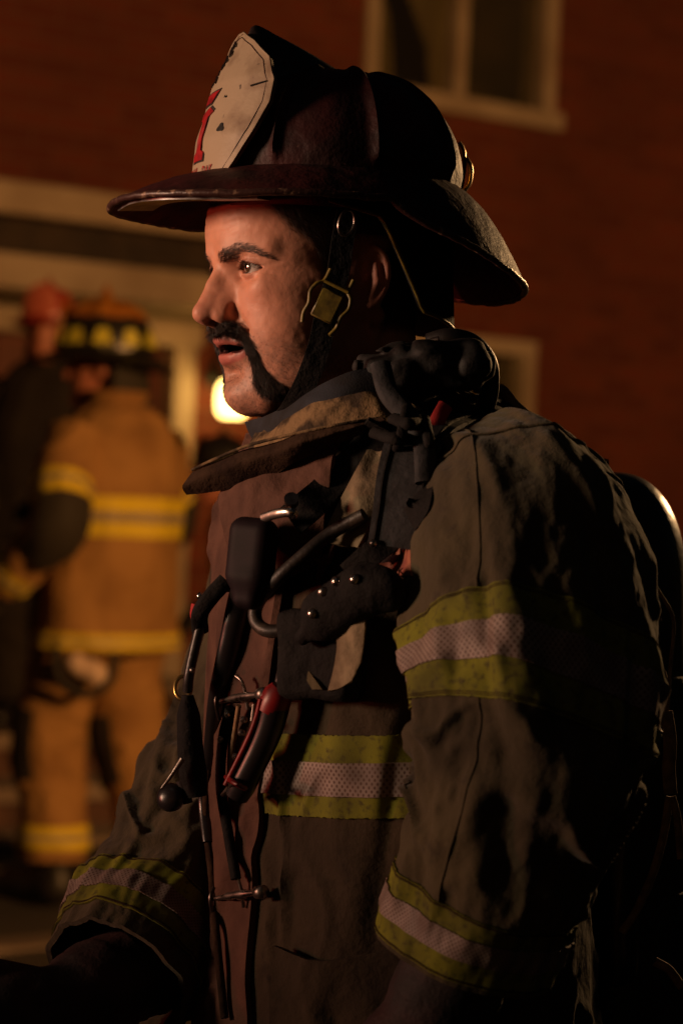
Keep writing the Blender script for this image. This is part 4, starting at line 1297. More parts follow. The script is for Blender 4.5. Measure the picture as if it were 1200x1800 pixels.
def build_gear(coat):
    # ---- breathing apparatus: cylinder and harness
    ba = empty('breathing_apparatus', S2W(P(1100, 1300, 0.16)), 'breathing apparatus with dark cylinder, shoulder straps and hoses on the nearest firefighter', 'air pack')
    top = P(1072, 830, 0.185); bot = P(1090, 1960, 0.165)
    axv = norm(top - bot); Lc = np.linalg.norm(top - bot)
    R = 0.070
    prof = [(1e-4, 0)] + [(R * 0.6, 0.0), (R * 0.9, 0.02), (R, 0.06), (R, Lc - 0.10)]
    for a in np.linspace(0, np.pi / 2, 14)[1:]: prof.append((max(1e-4, R * np.cos(a) ** 0.8), Lc - 0.10 + 0.10 * np.sin(a)))
    V, Fc = lathe_geo(prof, 64, basis(axv), bot)
    cyl = mesh_obj('cylinder', V, Fc, MT['cylinder'], ba, sharp=50)
    MBs = MB()
    for zz in (0.18, 0.38):
        pr = [(R + 0.001, zz), (R + 0.003, zz + 0.002), (R + 0.003, zz + 0.032), (R + 0.001, zz + 0.034)]
        V, Fc = lathe_geo(pr, 48, basis(axv), bot); tube('cylinder_band', bot + axv * (zz + 0.016) + (np.cos(np.linspace(0, 6.2832, 50))[:, None] * basis(axv)[:, 0] + np.sin(np.linspace(0, 6.2832, 50))[:, None] * basis(axv)[:, 1]) * (R + 0.001), 0.014, MT['webbing'], ba, 8, flat=1.0, up=axv) if False else mesh_obj('cylinder_band', V, Fc, MT['webbing'], ba)
    # frame between cylinder and back
    c = P(1000, 1330, 0.14)
    Mf = np.stack([TF, TL, np.array([0, 0, 1.0])], 1)
    blob('back_frame', lambda p: rb(p, (0.02, 0.11, 0.2), 0.018), (-0.04, -0.16, -0.3), (0.04, 0.16, 0.3), 0.01, MT['plastic'], ba, Mf, c)
    # padded strap over the near shoulder
    p = cr([P(900, 770, 0.05), P(840, 725, -0.01), P(775, 730, -0.10), P(733, 765, -0.165), P(712, 830, -0.195), P(702, 900, -0.205), P(692, 962, -0.205)], 90)
    nrm = norm(cr(np.array([[0.2, -0.3, 1], [0.1, -0.4, 1], [-0.1, -0.8, 0.7], [-0.25, -1, 0.3], [-0.3, -1, 0.1], [-0.3, -1, 0], [-0.3, -1, 0]]), 90))
    ss = ribbon('shoulder_strap', p, np.interp(np.linspace(0, 1, 90), [0, 0.5, 1], [0.052, 0.05, 0.044]), MT['webbing'], ba, 0.008, nrm)
    for k in (-0.36, 0.36):
        t_ = norm(np.gradient(p, axis=0)); sd = norm(np.cross(t_, nrm))
        tube('stitch_line', (p + sd * 0.047 * k + nrm * 0.001)[20:], 0.0012, MT['blackcloth'], ss, 5)
    # strap that crosses the chest down to the microphone
    strap('chest_strap', [(672, 752), (640, 790), (590, 840), (545, 885), (510, 915)], 0.027, MT['blackcloth'], ba, 0.012, 0.004)
    strap('chest_strap', [(748, 840), (735, 890), (700, 935), (655, 970), (610, 1010)], 0.020, MT['blackcloth'], ba, 0.022, 0.004)
    # gauge console hanging from it
    c = at(608, 1062, 0.035); ax = norm(at(690, 1005, 0.035) - at(520, 1115, 0.035))
    Mg = np.stack([ax, norm(np.cross([0, -1.0, 0.0], ax)), np.cross(ax, norm(np.cross([0, -1.0, 0], ax)))], 1)
    def gf(p):
        d = smin(cap(p, (-0.028, 0, 0), (0.03, 0, 0), 0.021, 0.024), rb(p - np.array([0.0, 0.004, 0]), (0.036, 0.022, 0.018), 0.01), 0.01)
        d = smin(d, cap(p, (-0.03, 0, 0), (-0.058, -0.004, 0), 0.012, 0.008), 0.008)
        d = smin(d, ell(p, (0.045, -0.008, 0.006), (0.02, 0.022, 0.016)), 0.008)
        return d + 0.001 * fbm(p * 90, 2, 4)
    gauge = blob('gauge_console', gf, (-0.085, -0.05, -0.045), (0.085, 0.05, 0.045), 0.0025, MT['blackcloth'], ba, Mg * 0.85, c)
    register(gauge)
    for px, py in ((590, 1022), (566, 1040), (548, 1078), (622, 1018)):
        q = at(px, py, 0.0005); V, Fc = lathe_geo([(1e-4, -0.004), (0.004, -0.003), (0.0042, 0.001), (0.002, 0.003), (1e-4, 0.0032)], 14, basis((-0.5, -0.8, 0.3)), q)
        mesh_obj('rivet', V, Fc, MT['chrome'], gauge)
    BV.pop()
    # hose that loops over the chest
    hp = [at(640, 905, .022), at(585, 935, .022), at(535, 975, .024), at(480, 1025, .026), at(452, 1062, .028), at(450, 1092, .028), at(472, 1109, .028), at(515, 1104, .028), at(560, 1085, .03)]
    tube('hose', cr(hp, 90), 0.0058, MT['hose'], ba, 14)
    hp = [at(600, 1085, .035), at(545, 1115, .03), at(512, 1140, .024), at(497, 1175, .02), at(488, 1210, .02)]
    tube('hose', cr(hp, 50), np.interp(np.linspace(0, 1, 50), [0, 0.5, 1], [0.011, 0.006, 0.0035]), MT['black'], ba, 12)
    tube('hose_fitting', cr([at(497, 1165, .026), at(492, 1195, .026)], 6), 0.0028, MT['chrome'], ba, 10)
    # facepiece hung behind the neck, with its hose loop
    c = P(745, 648, -0.075)
    def ff(p):
        d = ell(p, (0, 0, 0), (0.050, 0.045, 0.027))
        d = smin(d, ell(p, (0.042, 0.0, 0.003), (0.024, 0.035, 0.024)), 0.012)
        d = smin(d, ell(p, (-0.035, -0.01, -0.012), (0.028, 0.03, 0.026)), 0.015)
        d = smin(d, cap(p, (-0.055, -0.01, 0.002), (-0.035, -0.02, -0.05), 0.014, 0.011), 0.01)
        return d + 0.004 * fbm(p * 34, 3, 4) + 0.006 * (crease(p * 42, 14) - 0.3)
    blob('facepiece', ff, (-0.1, -0.08, -0.08), (0.1, 0.08, 0.06), 0.003, MT['facepiece'], ba, np.eye(3) * 0.88, c)
    lp = cr([P(752, 603, -0.07), P(790, 594, -0.075), P(830, 604, -0.07), P(856, 636, -0.06), P(860, 680, -0.05), P(852, 720, -0.04)], 60)
    tube('hose', lp, 0.0085, MT['black'], ba, 12, flat=0.8)
    lp = cr([P(790, 622, -0.085), P(822, 622, -0.085), P(842, 650, -0.08), P(838, 690, -0.075)], 40)
    tube('hose', lp, 0.0035, MT['webbing'], ba, 8)
    tube('hose', cr([P(668, 640, -0.13), P(682, 690, -0.15), P(715, 730, -0.165), P(742, 770, -0.185), P(748, 850, -0.205)], 50), 0.009, MT['webbing'], ba, 10, flat=0.5)
    tube('facepiece_clip', cr([P(757, 600, -0.088), P(771, 597, -0.09)], 5), 0.003, MT['chrome'], ba, 8)
    for (x0, y0), (x1, y1), w in (((690, 735), (742, 744), .012), ((655, 760), (735, 772), .011), ((715, 715), (695, 800), .010), ((745, 735), (762, 800), .011)):
        m = ((x0 + x1) / 2, (y0 + y1) / 2 + 6)
        tube('tangled_strap', cr([P(x0, y0, -0.165), P(*m, -0.195), P(x1, y1, -0.17)], 24), w * 0.45, MT['blackcloth'], ba, 10, flat=0.7)
    tube('red_tag', cr([P(783, 712, -0.125), P(772, 732, -0.135), P(762, 752, -0.14)], 12), 0.0065, MT['redcloth'], ba, 8, flat=0.3)
    # harness pad riding on the back of the shoulder
    rows = [[(840, 690, 0.00), (880, 690, 0.02), (930, 735, 0.03), (1000, 790, 0.05), (1062, 832, 0.07)],
            [(820, 720, -0.05), (870, 716, -0.04), (930, 748, -0.03), (1000, 800, -0.01), (1058, 842, 0.02)],
            [(835, 742, -0.085), (880, 742, -0.085), (940, 768, -0.065), (1005, 812, -0.04), (1056, 852, -0.01)]]
    C = [cr([P(*k) for k in r], 50) for r in rows]
    G = cr(np.stack(C, 0).reshape(3, -1), 20).reshape(20, 50, 3)
    G = G + (0.004 * fbm(G * 30, 3, 8) + 0.003 * (crease(G * 30, 12) - .3))[..., None] * np.array([0, -0.4, 0.9])
    sheet('harness_pad', G, MT['blackcloth'], ba, 0.008, outward=np.broadcast_to(np.array([0, -0.5, 0.9]), G.shape))
    tube('strap_end', cr([P(1030, 806, 0.0), P(1046, 822, 0.01), P(1058, 812, 0.0), P(1052, 838, 0.01)], 20), 0.006, MT['cord'], ba, 8, flat=0.3)
    tube('shoulder_piping', cr([P(850, 688, 0.0), P(880, 684, 0.0), P(905, 712, 0.0), P(935, 738, 0.005)], 30), 0.0045, MT['cord'], ba, 8, flat=0.6)
    # loose webbing ends down the back
    ends = [([(1062, 836), (1068, 880), (1088, 940), (1120, 1010), (1132, 1040)], 0.0010), ([(1040, 882), (1075, 945), (1104, 1010), (1138, 1098), (1165, 1180)], 0.0014),
            ([(1072, 838), (1098, 890), (1118, 950), (1140, 1010), (1178, 1075), (1183, 1110), (1178, 1165), (1172, 1250)], 0.0013), ([(1086, 1102), (1112, 1142), (1140, 1168), (1166, 1186), (1170, 1250)], 0.0022),
            ([(1084, 970), (1108, 1020), (1135, 1090), (1165, 1185), (1170, 1260)], 0.0016), ([(1140, 1010), (1152, 1060), (1160, 1092)], 0.0012),
            ([(1170, 1250), (1177, 1300), (1175, 1350), (1178, 1395)], 0.0048), ([(1176, 1400), (1165, 1470), (1145, 1540), (1118, 1600), (1092, 1640)], 0.0030),
            ([(1180, 1400), (1190, 1440), (1196, 1510)], 0.0028), ([(1150, 1690), (1175, 1705), (1198, 1735)], 0.0032)]
    for pts, r in ends:
        tube('webbing_end', cr([P(x, y, -0.02 if y > 860 else 0.01) for x, y in pts], 40), r * 1.3, MT['cord'], ba, 7, flat=0.6)
    # ---- speaker microphone on its strap
    mic = empty('speaker_microphone', S2W(at(442, 975, .02)), 'black rounded speaker microphone with cord clipped high on the chest', 'microphone')
    c = at(443, 972, 0.022); Mm = np.stack([norm(np.array([0.85, -0.52, 0.05])), norm(np.array([-0.52, -0.85, 0.05])), np.array([0, 0, 1.0])], 1)
    Mm[:, 2] = norm(np.array([0.10, 0.0, 1.0])); Mm[:, 0] = norm(np.cross(Mm[:, 1], Mm[:, 2])); Mm[:, 1] = np.cross(Mm[:, 2], Mm[:, 0])
    def mf(p):
        d = rb(p, (0.021, 0.013, 0.029), 0.012)
        d = smin(d, rb(p - np.array([-0.001, 0, -0.03]), (0.013, 0.010, 0.016), 0.009), 0.012)
        d = smax(d, -(rb(p - np.array([0, -0.0165, 0.004]), (0.015, 0.004, 0.019), 0.003)), 0.002)
        return d
    blob('microphone_body', mf, (-0.03, -0.025, -0.055), (0.03, 0.025, 0.04), 0.0016, MT['mic'], mic, Mm @ np.diag([1, 1, 1]), c)
    for k in range(5):
        q = np.array([[-.011, -.0128, -.006 + .005 * k], [.011, -.0128, -.006 + .005 * k]])
        tube('microphone_slot', c + q @ Mm.T, .0009, MT['black'], mic, 6)
    tube('microphone_clip', cr([at(462, 911, .03), at(486, 903, .034), at(512, 900, .032), at(516, 908, .028)], 16), 0.0042, MT['chrome'], mic, 10, flat=0.6)
    tube('microphone_knob', cr([at(512, 884, .02), at(512, 876, .026)], 4), 0.006, MT['chrome_dark'], mic, 12)
    cp = [at(438, 1010, .016), at(424, 1050, .014), at(412, 1100, .014), at(398, 1160, .013), at(382, 1230, .012), at(372, 1310, .012), at(360, 1400, .012), at(366, 1480, .01)]
    tube('microphone_cord', cr(cp, 90), np.interp(np.linspace(0, 1, 90), [0, 0.15, 0.5, 1], [0.009, 0.011, 0.008, 0.005]), MT['plastic'], mic, 12, flat=0.7)
    # ---- flashlight
    fl = empty('flashlight', S2W(at(450, 1310, .02)), 'black and red flashlight hanging slanted from the coat front clasp', 'flashlight')
    a, b = at(487, 1225, .024), at(416, 1400, .026)
    pth = cr([a, a * 0.62 + b * 0.38 + np.array([0.004, -0.002, 0]), b], 30)
    tube('flashlight_body', pth, np.interp(np.linspace(0, 1, 30), [0, 0.08, 0.5, 0.9, 1], [0.010, 0.0125, 0.0115, 0.0115, 0.010]), MT['plastic'], fl, 20)
    d = norm(b - a)
    V, Fc = lathe_geo([(1e-4, 0.002), (0.008, 0.003), (0.012, 0.009), (0.0132, 0.018), (0.0128, 0.026), (1e-4, 0.026)], 28, basis(d), a - d * 0.013)
    mesh_obj('flashlight_head', V, Fc, MT['redplastic'], fl, sharp=40)
    side = norm(np.cross(d, np.array([0, -1.0, 0]))); side = side if side[0] < 0 else -side
    tube('flashlight_trim', pth[2:28] + side * 0.0125 + np.array([0, -0.006, 0]), 0.0024, MT['redplastic'], fl, 8)
    tube('flashlight_guard', cr([at(398, 1366, .042), at(412, 1376, .046), at(432, 1386, .042)], 10), 0.0023, MT['redplastic'], fl, 8)
    tube('flashlight_clip', cr([at(412, 1374, .046), at(402, 1384, .044), at(391, 1398, .04)], 10), 0.0017, MT['chrome'], fl, 8)
    # ---- lanyard with ring on the far edge of the chest
    la = empty('lanyard', S2W(P(345, 1140, -0.08)), 'red and black lanyard with a brass ring at the left edge of the chest', 'lanyard')
    yl = -0.085
    tube('lanyard_strap', cr([P(398, 1020, yl - .02), P(372, 1048, yl - .02), P(352, 1078, yl - .015), P(352, 1110, yl)], 30), 0.0075, MT['blackcloth'], la, 10, flat=0.5)
    tube('lanyard_sleeve', cr([P(346, 1062, yl), P(344, 1082, yl), P(352, 1105, yl)], 14), 0.0048, MT['redcloth'], la, 10)
    tube('lanyard_tube', cr([P(356, 1108, yl), P(347, 1138, yl), P(337, 1165, yl)], 14), 0.0024, MT['redplastic'], la, 10)
    tube('lanyard_link', cr([P(352, 1100, yl - .004), P(340, 1150, yl - .004), P(332, 1190, yl - .004), P(330, 1215, yl)], 24), 0.0045, MT['black'], la, 8)
    for x, y, r in ((352, 1048, .0035), (351, 1081, .003), (338, 1178, .0025)):
        V, Fc = lathe_geo([(1e-4, -r), (r * .8, -r * .6), (r, 0), (r * .8, r * .6), (1e-4, r)], 14, None, P(x, y, yl - .012)); mesh_obj('lanyard_bead', V, Fc, MT['chrome'], la)
    k = np.linspace(0, 2 * np.pi, 30)
    tube('lanyard_ring', P(322, 1209, yl) + np.stack([0.0068 * np.cos(k), 0.004 * np.sin(k), 0.0095 * np.sin(k)], 1), 0.0017, MT['brass'], la, 8)
    # ---- hand tool hanging under it
    tool = empty('hanging_tool', S2W(P(318, 1330, -0.085)), 'black hand tool with a bright metal spike hanging below the lanyard', 'tool')
    yt = -0.09
    tube('tool_body', cr([P(330, 1222, yt), P(332, 1270, yt), P(336, 1330, yt), P(345, 1400, yt)], 30), np.interp(np.linspace(0, 1, 30), [0, .2, .8, 1], [.005, .010, .012, .009]), MT['blackcloth'], tool, 14)
    tube('tool_spike', cr([P(321, 1334, yt - .016), P(300, 1365, yt - .016), P(284, 1386, yt - .016)], 16), np.linspace(.0026, .0012, 16), MT['chrome'], tool, 8)
    V, Fc = lathe_geo([(1e-4, -.006), (.007, -.0055), (.0115, -.003), (.0125, .002), (.010, .006), (.005, .008), (1e-4, .0085)], 28, basis((-0.3, -0.9, 0.25)), P(301, 1402, yt)); mesh_obj('tool_knob', V, Fc, MT['plastic'], tool)
    tube('tool_handle', cr([P(318, 1372, yt), P(326, 1395, yt), P(330, 1412, yt)], 10), .0045, MT['glove'], tool, 8)
    # ---- clasps of the coat, parts of it
    for (xa, ya), (xb, yb), dr in (((386, 1233), (462, 1220), 1), ((376, 1580), (458, 1568), 1)):
        pa, pb = at(xa, ya, .014), at(xb, yb, .018)
        cl = tube('clasp', cr([pa, (pa + pb) / 2 + np.array([0, -.003, 0.001]), pb], 16), np.interp(np.linspace(0, 1, 16), [0, .25, .3, .7, .75, 1], [.0022, .0022, .0034, .0034, .0026, .0026]), MT['chrome'], coat, 12)
        for q, r in ((pb, .0055), ((pa * .4 + pb * .6), .0042)):
            V, Fc = lathe_geo([(1e-4, -.006), (r, -.005), (r * 1.05, 0), (r, .005), (1e-4, .006)], 16, basis(pb - pa), q); mesh_obj('clasp_knob', V, Fc, MT['chrome'], cl)
        m = pa * .45 + pb * .55
        tube('clasp_hook', cr([m + np.array([-.006, 0, .018]), m + np.array([-.001, -.004, .014]), m + np.array([.002, -.004, .004]), m + np.array([.004, -.002, -.010])], 14), .0016, MT['chrome'], cl, 8)
        tube('clasp_ring', cr([pa + np.array([0, 0, .010]), pa + np.array([-.003, -.003, 0]), pa + np.array([0, 0, -.016])], 12), .0018, MT['chrome_dark'], cl, 8)
        tube('clasp_base', cr([m + np.array([.012, .002, -.004]), m + np.array([.010, .002, -.02])], 6), .004, MT['chrome_dark'], cl, 8, flat=.4)
    tube('closure_cord', cr([at(405, 1245, .01), at(392, 1300, .01), at(388, 1380, .012), at(402, 1470, .01), at(415, 1545, .012)], 50), .0045, MT['blackcloth'], coat, 8)
    tube('closure_cord', cr([at(420, 1240, .012), at(408, 1320, .012), at(400, 1400, .012)], 40), .0022, MT['cord'], coat, 8)
    tube('zip_edge', cr([at(380, 1250, .008), at(368, 1340, .008), at(362, 1440, .008), at(372, 1530, .008), at(380, 1640, .008), at(395, 1790, .008)], 60), .0035, MT['lapel'], coat, 8)
    for x, y in ((400, 1255), (388, 1300), (428, 1265), (424, 1288), (414, 1330)):
        V, Fc = lathe_geo([(1e-4, -.003), (.0028, -.002), (.003, .001), (1e-4, .003)], 12, basis((-.6, -.8, .1)), at(x, y, .018)); mesh_obj('rivet', V, Fc, MT['chrome'], coat)
    # ---- open radio pocket on the chest
    def pxsheet(name, mat, poly_rows, off, thick, nr=14, nc=14, amp=0.0, par=coat):
        rows = [cr([[x, y, 0.0] for x, y in r], nc)[:, :2] for r in poly_rows]
        Gp = cr(np.stack(rows, 0).reshape(len(rows), -1), nr).reshape(nr, nc, 2)
        Dp = np.array([[hit(*q, off)[0][1] for q in r] for r in Gp])
        for _ in range(5):
            Dp[1:-1, 1:-1] = np.minimum(Dp[1:-1, 1:-1], (Dp[:-2, 1:-1] + Dp[2:, 1:-1] + Dp[1:-1, :-2] + Dp[1:-1, 2:]) / 4)
        Dp = (np.pad(Dp, 1, 'edge')[:-2, 1:-1] + np.pad(Dp, 1, 'edge')[2:, 1:-1] + np.pad(Dp, 1, 'edge')[1:-1, :-2] + np.pad(Dp, 1, 'edge')[1:-1, 2:] + 2 * Dp) / 6
        G = np.array([[P(Gp[i, j, 0], Gp[i, j, 1], Dp[i, j]) for j in range(nc)] for i in range(nr)])
        if amp: G = G + (amp * fbm(G * 60, 2, 3))[..., None] * np.array([0, -1.0, 0])
        return sheet(name, G, mat, par, thick, outward=np.broadcast_to(np.array([-.2, -1, 0.]), G.shape))
    cpk = at(578, 1150, .004)
    Mp = np.stack([norm(np.array([.86, -.5, 0])), norm(np.array([.5, .86, 0])), np.array([0, 0, 1.0])], 1)
    blob('radio_pocket', lambda p: rb(p, (.034, .030, .036), .008) + .0025 * fbm(p * 40, 2, 4), (-.05, -.05, -.05), (.05, .05, .05), .0035, MT['blackcloth'], coat, Mp, cpk)
    pxsheet('pocket_flap', MT['coat_pale'], [[(565, 1092), (610, 1080), (640, 1080)], [(590, 1120), (615, 1115), (640, 1110)], [(588, 1165), (612, 1165), (634, 1160)], [(576, 1214), (596, 1210), (618, 1196)]], .040, .005, 20, 16, .004)
    pxsheet('pocket_lip', MT['coat_pale'], [[(488, 1138), (500, 1132)], [(500, 1165), (514, 1160)], [(518, 1190), (532, 1184)], [(536, 1222), (552, 1214)]], .030, .005, 20, 6, .002)
    pxsheet('pocket_lip', MT['coat'], [[(505, 1122), (530, 1112)], [(512, 1150), (526, 1146)], [(530, 1180), (542, 1178)], [(548, 1212), (566, 1212)]], .034, .005, 20, 6, .002)
    pxsheet('strap_loop', MT['coat_pale'], [[(655, 1060), (668, 1070)], [(672, 1072), (684, 1086)]], .03, .005, 8, 6, .001)
    pxsheet('chest_fold', MT['coat_pale'], [[(645, 790), (700, 786)], [(612, 850), (672, 850)], [(584, 905), (652, 915)], [(562, 952), (628, 962)]], .014, .006, 26, 12, .004)
    pxsheet('chest_fold', MT['flap'], [[(560, 985), (590, 950)], [(555, 1020), (575, 985)]], .012, .005, 12, 8, .003)
    # badge on the chest
    pa = pxsheet('chest_patch', MT['patch'], [[(640, 925), (680, 912), (716, 900)], [(640, 970), (680, 962), (720, 955)], [(642, 1016), (680, 1014), (722, 1012)]], .006, .003, 14, 14)
    def line(pts, w, mat, nm, off=.010):
        p, n = hits(pts, off, 14); return ribbon(nm, p, w, mat, pa, .0012, np.array([-.2, -1, 0.]))
    line([(662, 940), (664, 985)], .0055, MT['paintdark'], 'emblem_bar'); line([(662, 984), (708, 980)], .0055, MT['paintdark'], 'emblem_bar')
    line([(708, 945), (708, 984)], .0055, MT['paintdark'], 'emblem_bar'); line([(684, 945), (685, 968)], .0055, MT['paintdark'], 'emblem_bar')
    line([(646, 922), (680, 915), (718, 904)], .006, MT['redcloth'], 'patch_border'); line([(645, 1000), (646, 1016)], .006, MT['redcloth'], 'patch_border')
    x = 672
    for ch in 'OAK':
        cu = bpy.data.curves.new('letter', 'FONT'); cu.body = ch; cu.offset = .03
        ob = bpy.data.objects.new('letter', cu); sc.collection.objects.link(ob)
        dg = bpy.context.evaluated_depsgraph_get(); me = ob.evaluated_get(dg).to_mesh()
        v = np.array([w.co[:2] for w in me.vertices]); fs = [list(q.vertices) for q in me.polygons]
        ob.evaluated_get(dg).to_mesh_clear(); bpy.data.objects.remove(ob); bpy.data.curves.remove(cu)
        v = (v - v.min(0)) / (v.max(0) - v.min(0))
        yy = at(x + 5, 1002, .012)[1]
        mesh_obj('letter', np.array([P(x + q[0] * 10, 1010 - q[1] * 12, yy) for q in v]), fs, MT['paintdark'], pa, smooth=False)
        x += 14
    for x, y in ((655, 955), (770, 1098 - 330), (952, 822), (693, 883)):
        if x < 720:
            V, Fc = lathe_geo([(1e-4, -.003), (.003, -.002), (.0035, .001), (1e-4, .003)], 12, basis((-.4, -.9, .1)), at(x, y, .03)); mesh_obj('snap', V, Fc, MT['chrome'], ba)

MT['hose'] = material('hose_rubber', (0.015, 0.012, 0.01), 0.5, c2=(0.06, 0.042, 0.027), scale=60, mix=(0.5, 0.75), bump=0.2, bscale=300)
MT['mic'] = material('microphone_plastic', (0.012, 0.006, 0.009), 0.65, spec=0.2, c2=(0.006, 0.004, 0.005), scale=50, bump=0.15, bscale=900)
MT['facepiece'] = material('facepiece_rubber', (0.0045, 0.004, 0.004), 0.75, c2=(0.009, 0.008, 0.008), scale=40, bump=0.3, bscale=300)
MT['chrome_dark'] = material('dull_metal', (0.18, 0.15, 0.14), 0.35, metal=1.0, c2=(0.08, 0.06, 0.05), scale=80)
MT['coat_pale'] = material('pocket_lining', (0.30, 0.24, 0.15), 0.9, c2=(0.16, 0.12, 0.075), scale=40, bump=0.5, bscale=700, bump2=0.3, b2scale=90, spec=0.2)
MT['patch'] = material('badge_cloth', (0.32, 0.11, 0.06), 0.8, c2=(0.2, 0.05, 0.035), scale=90, bump=0.4, bscale=900)
# ------------------------------------------------------------------ ground, house, steps
WALPHA = math.radians(38)
WD = np.array([math.cos(WALPHA), math.sin(WALPHA), 0.0])       # along the wall, left to right
WN = np.array([math.sin(WALPHA), -math.cos(WALPHA), 0.0])      # out of the wall, to the street
WA = W(600, 900, 11.5)
def wallpt(px, py, out=0.0):
    """(along, height) on the plane `out` metres in front of the wall, seen at photo pixel (px, py)"""
    c = np.array([0.0, -CAMD, EYE]); d = W(px, py, CAMD) - c
    a = WA + WN * out
    t = ((a - c) @ WN) / (d @ WN)
    q = c + d * t - WA
    return q @ WD, q[2] + WA[2]
def wl(s, out, z):
    """wall coordinates -> world"""
    s, out, z = np.broadcast_arrays(np.asarray(s, float), np.asarray(out, float), np.asarray(z, float))
    p = WA + s[..., None] * WD + out[..., None] * WN
    p[..., 2] = z
    return p
WM = np.stack([WD, WN, np.array([0, 0, 1.0])], 1)
def wbox(name, s0, s1, o0, o1, z0, z1, mat, parent=None, bevel=0.1, **kw):
    V, Fc = rbox_geo((abs(s1 - s0), abs(o1 - o0), abs(z1 - z0)), bevel)
    V = V @ np.diag([1, 1, 1])
    P3 = wl(V[:, 0] + (s0 + s1) / 2, V[:, 1] + (o0 + o1) / 2, V[:, 2] + (z0 + z1) / 2)
    Fc = [f[::-1] for f in Fc]
    return mesh_obj(name, P3, Fc, mat, parent, smooth=False, world=True, **kw)

def brick_material():
    m = material('brick_wall', (0.2, 0.07, 0.04), 0.85, spec=0.25)
    nt = m.node_tree; b = nt.nodes['Principled BSDF']; N = nt.nodes.new; L = nt.links.new
    uv = N('ShaderNodeUVMap')
    br = N('ShaderNodeTexBrick'); br.inputs['Scale'].default_value = 1.0
    br.inputs['Brick Width'].default_value = 0.215; br.inputs['Row Height'].default_value = 0.075; br.inputs['Mortar Size'].default_value = 0.005
    br.inputs['Color1'].default_value = (0.165, 0.036, 0.016, 1); br.inputs['Color2'].default_value = (0.105, 0.023, 0.012, 1); br.inputs['Mortar'].default_value = (0.15, 0.075, 0.05, 1)
    L(uv.outputs[0], br.inputs['Vector'])
    ns = N('ShaderNodeTexNoise'); ns.inputs['Scale'].default_value = 1.1; ns.inputs['Detail'].default_value = 5; L(uv.outputs[0], ns.inputs['Vector'])
    r = N('ShaderNodeMapRange'); r.inputs[1].default_value = 0.35; r.inputs[2].default_value = 0.7; r.inputs[3].default_value = 0.0; r.inputs[4].default_value = 0.6; L(ns.outputs[0], r.inputs[0])
    x = N('ShaderNodeMix'); x.data_type = 'RGBA'; L(r.outputs[0], x.inputs[0]); L(br.outputs['Color'], x.inputs[6]); x.inputs[7].default_value = (0.085, 0.025, 0.014, 1)
    L(x.outputs[2], b.inputs['Base Color'])
    bp = N('ShaderNodeBump'); bp.inputs['Strength'].default_value = 0.8; bp.inputs['Distance'].default_value = 0.008; bp.invert = True
    L(br.outputs['Fac'], bp.inputs['Height']); L(bp.outputs[0], b.inputs['Normal'])
    return m
MT['brick'] = brick_material()
MT['trim'] = material('painted_trim', (0.42, 0.34, 0.25), 0.6, c2=(0.3, 0.23, 0.16), scale=3.0)
MT['pane'] = material('window_pane', (0.02, 0.02, 0.018), 0.06, spec=0.6)
MT['shade'] = material('window_shade', (0.34, 0.27, 0.15), 0.8, c2=(0.27, 0.21, 0.11), scale=5)
MT['pane_reflection'] = material('dark_reflection', (0.03, 0.022, 0.016), 0.9)  # near-black colour standing in for a reflection in the window
MT['soffit'] = material('dark_shingle', (0.03, 0.022, 0.018), 0.9, c2=(0.05, 0.035, 0.025), scale=9)
MT['door'] = material('front_door', (0.13, 0.035, 0.022), 0.55, c2=(0.09, 0.025, 0.016), scale=5)
MT['concrete'] = material('concrete', (0.26, 0.2, 0.15), 0.9, c2=(0.16, 0.12, 0.09), scale=3, bump=0.3, bscale=30)
MT['riser'] = material('step_brick', (0.10, 0.05, 0.035), 0.9, c2=(0.06, 0.03, 0.022), scale=6)
MT['ground'] = material('ground_asphalt', (0.055, 0.045, 0.036), 0.95, c2=(0.03, 0.026, 0.022), scale=1.5, c3=(0.09, 0.07, 0.05), scale3=40, mix3=(0.6, 0.75), bump=0.6, bscale=60, coord='Object')
MT['glow'] = material('lamp_glass', (0.9, 0.7, 0.3), 0.4, emit=(1.0, 0.62, 0.16), estr=9.0)
MT['lampmetal'] = material('lamp_metal', (0.03, 0.025, 0.02), 0.4, metal=0.6)
MT['shrub'] = material('shrub_leaf', (0.06, 0.065, 0.02), 0.7, c2=(0.11, 0.08, 0.02), scale=6)

def ground_z(x, y):
    return 0.045 * np.clip(y - 0.8, 0, None)

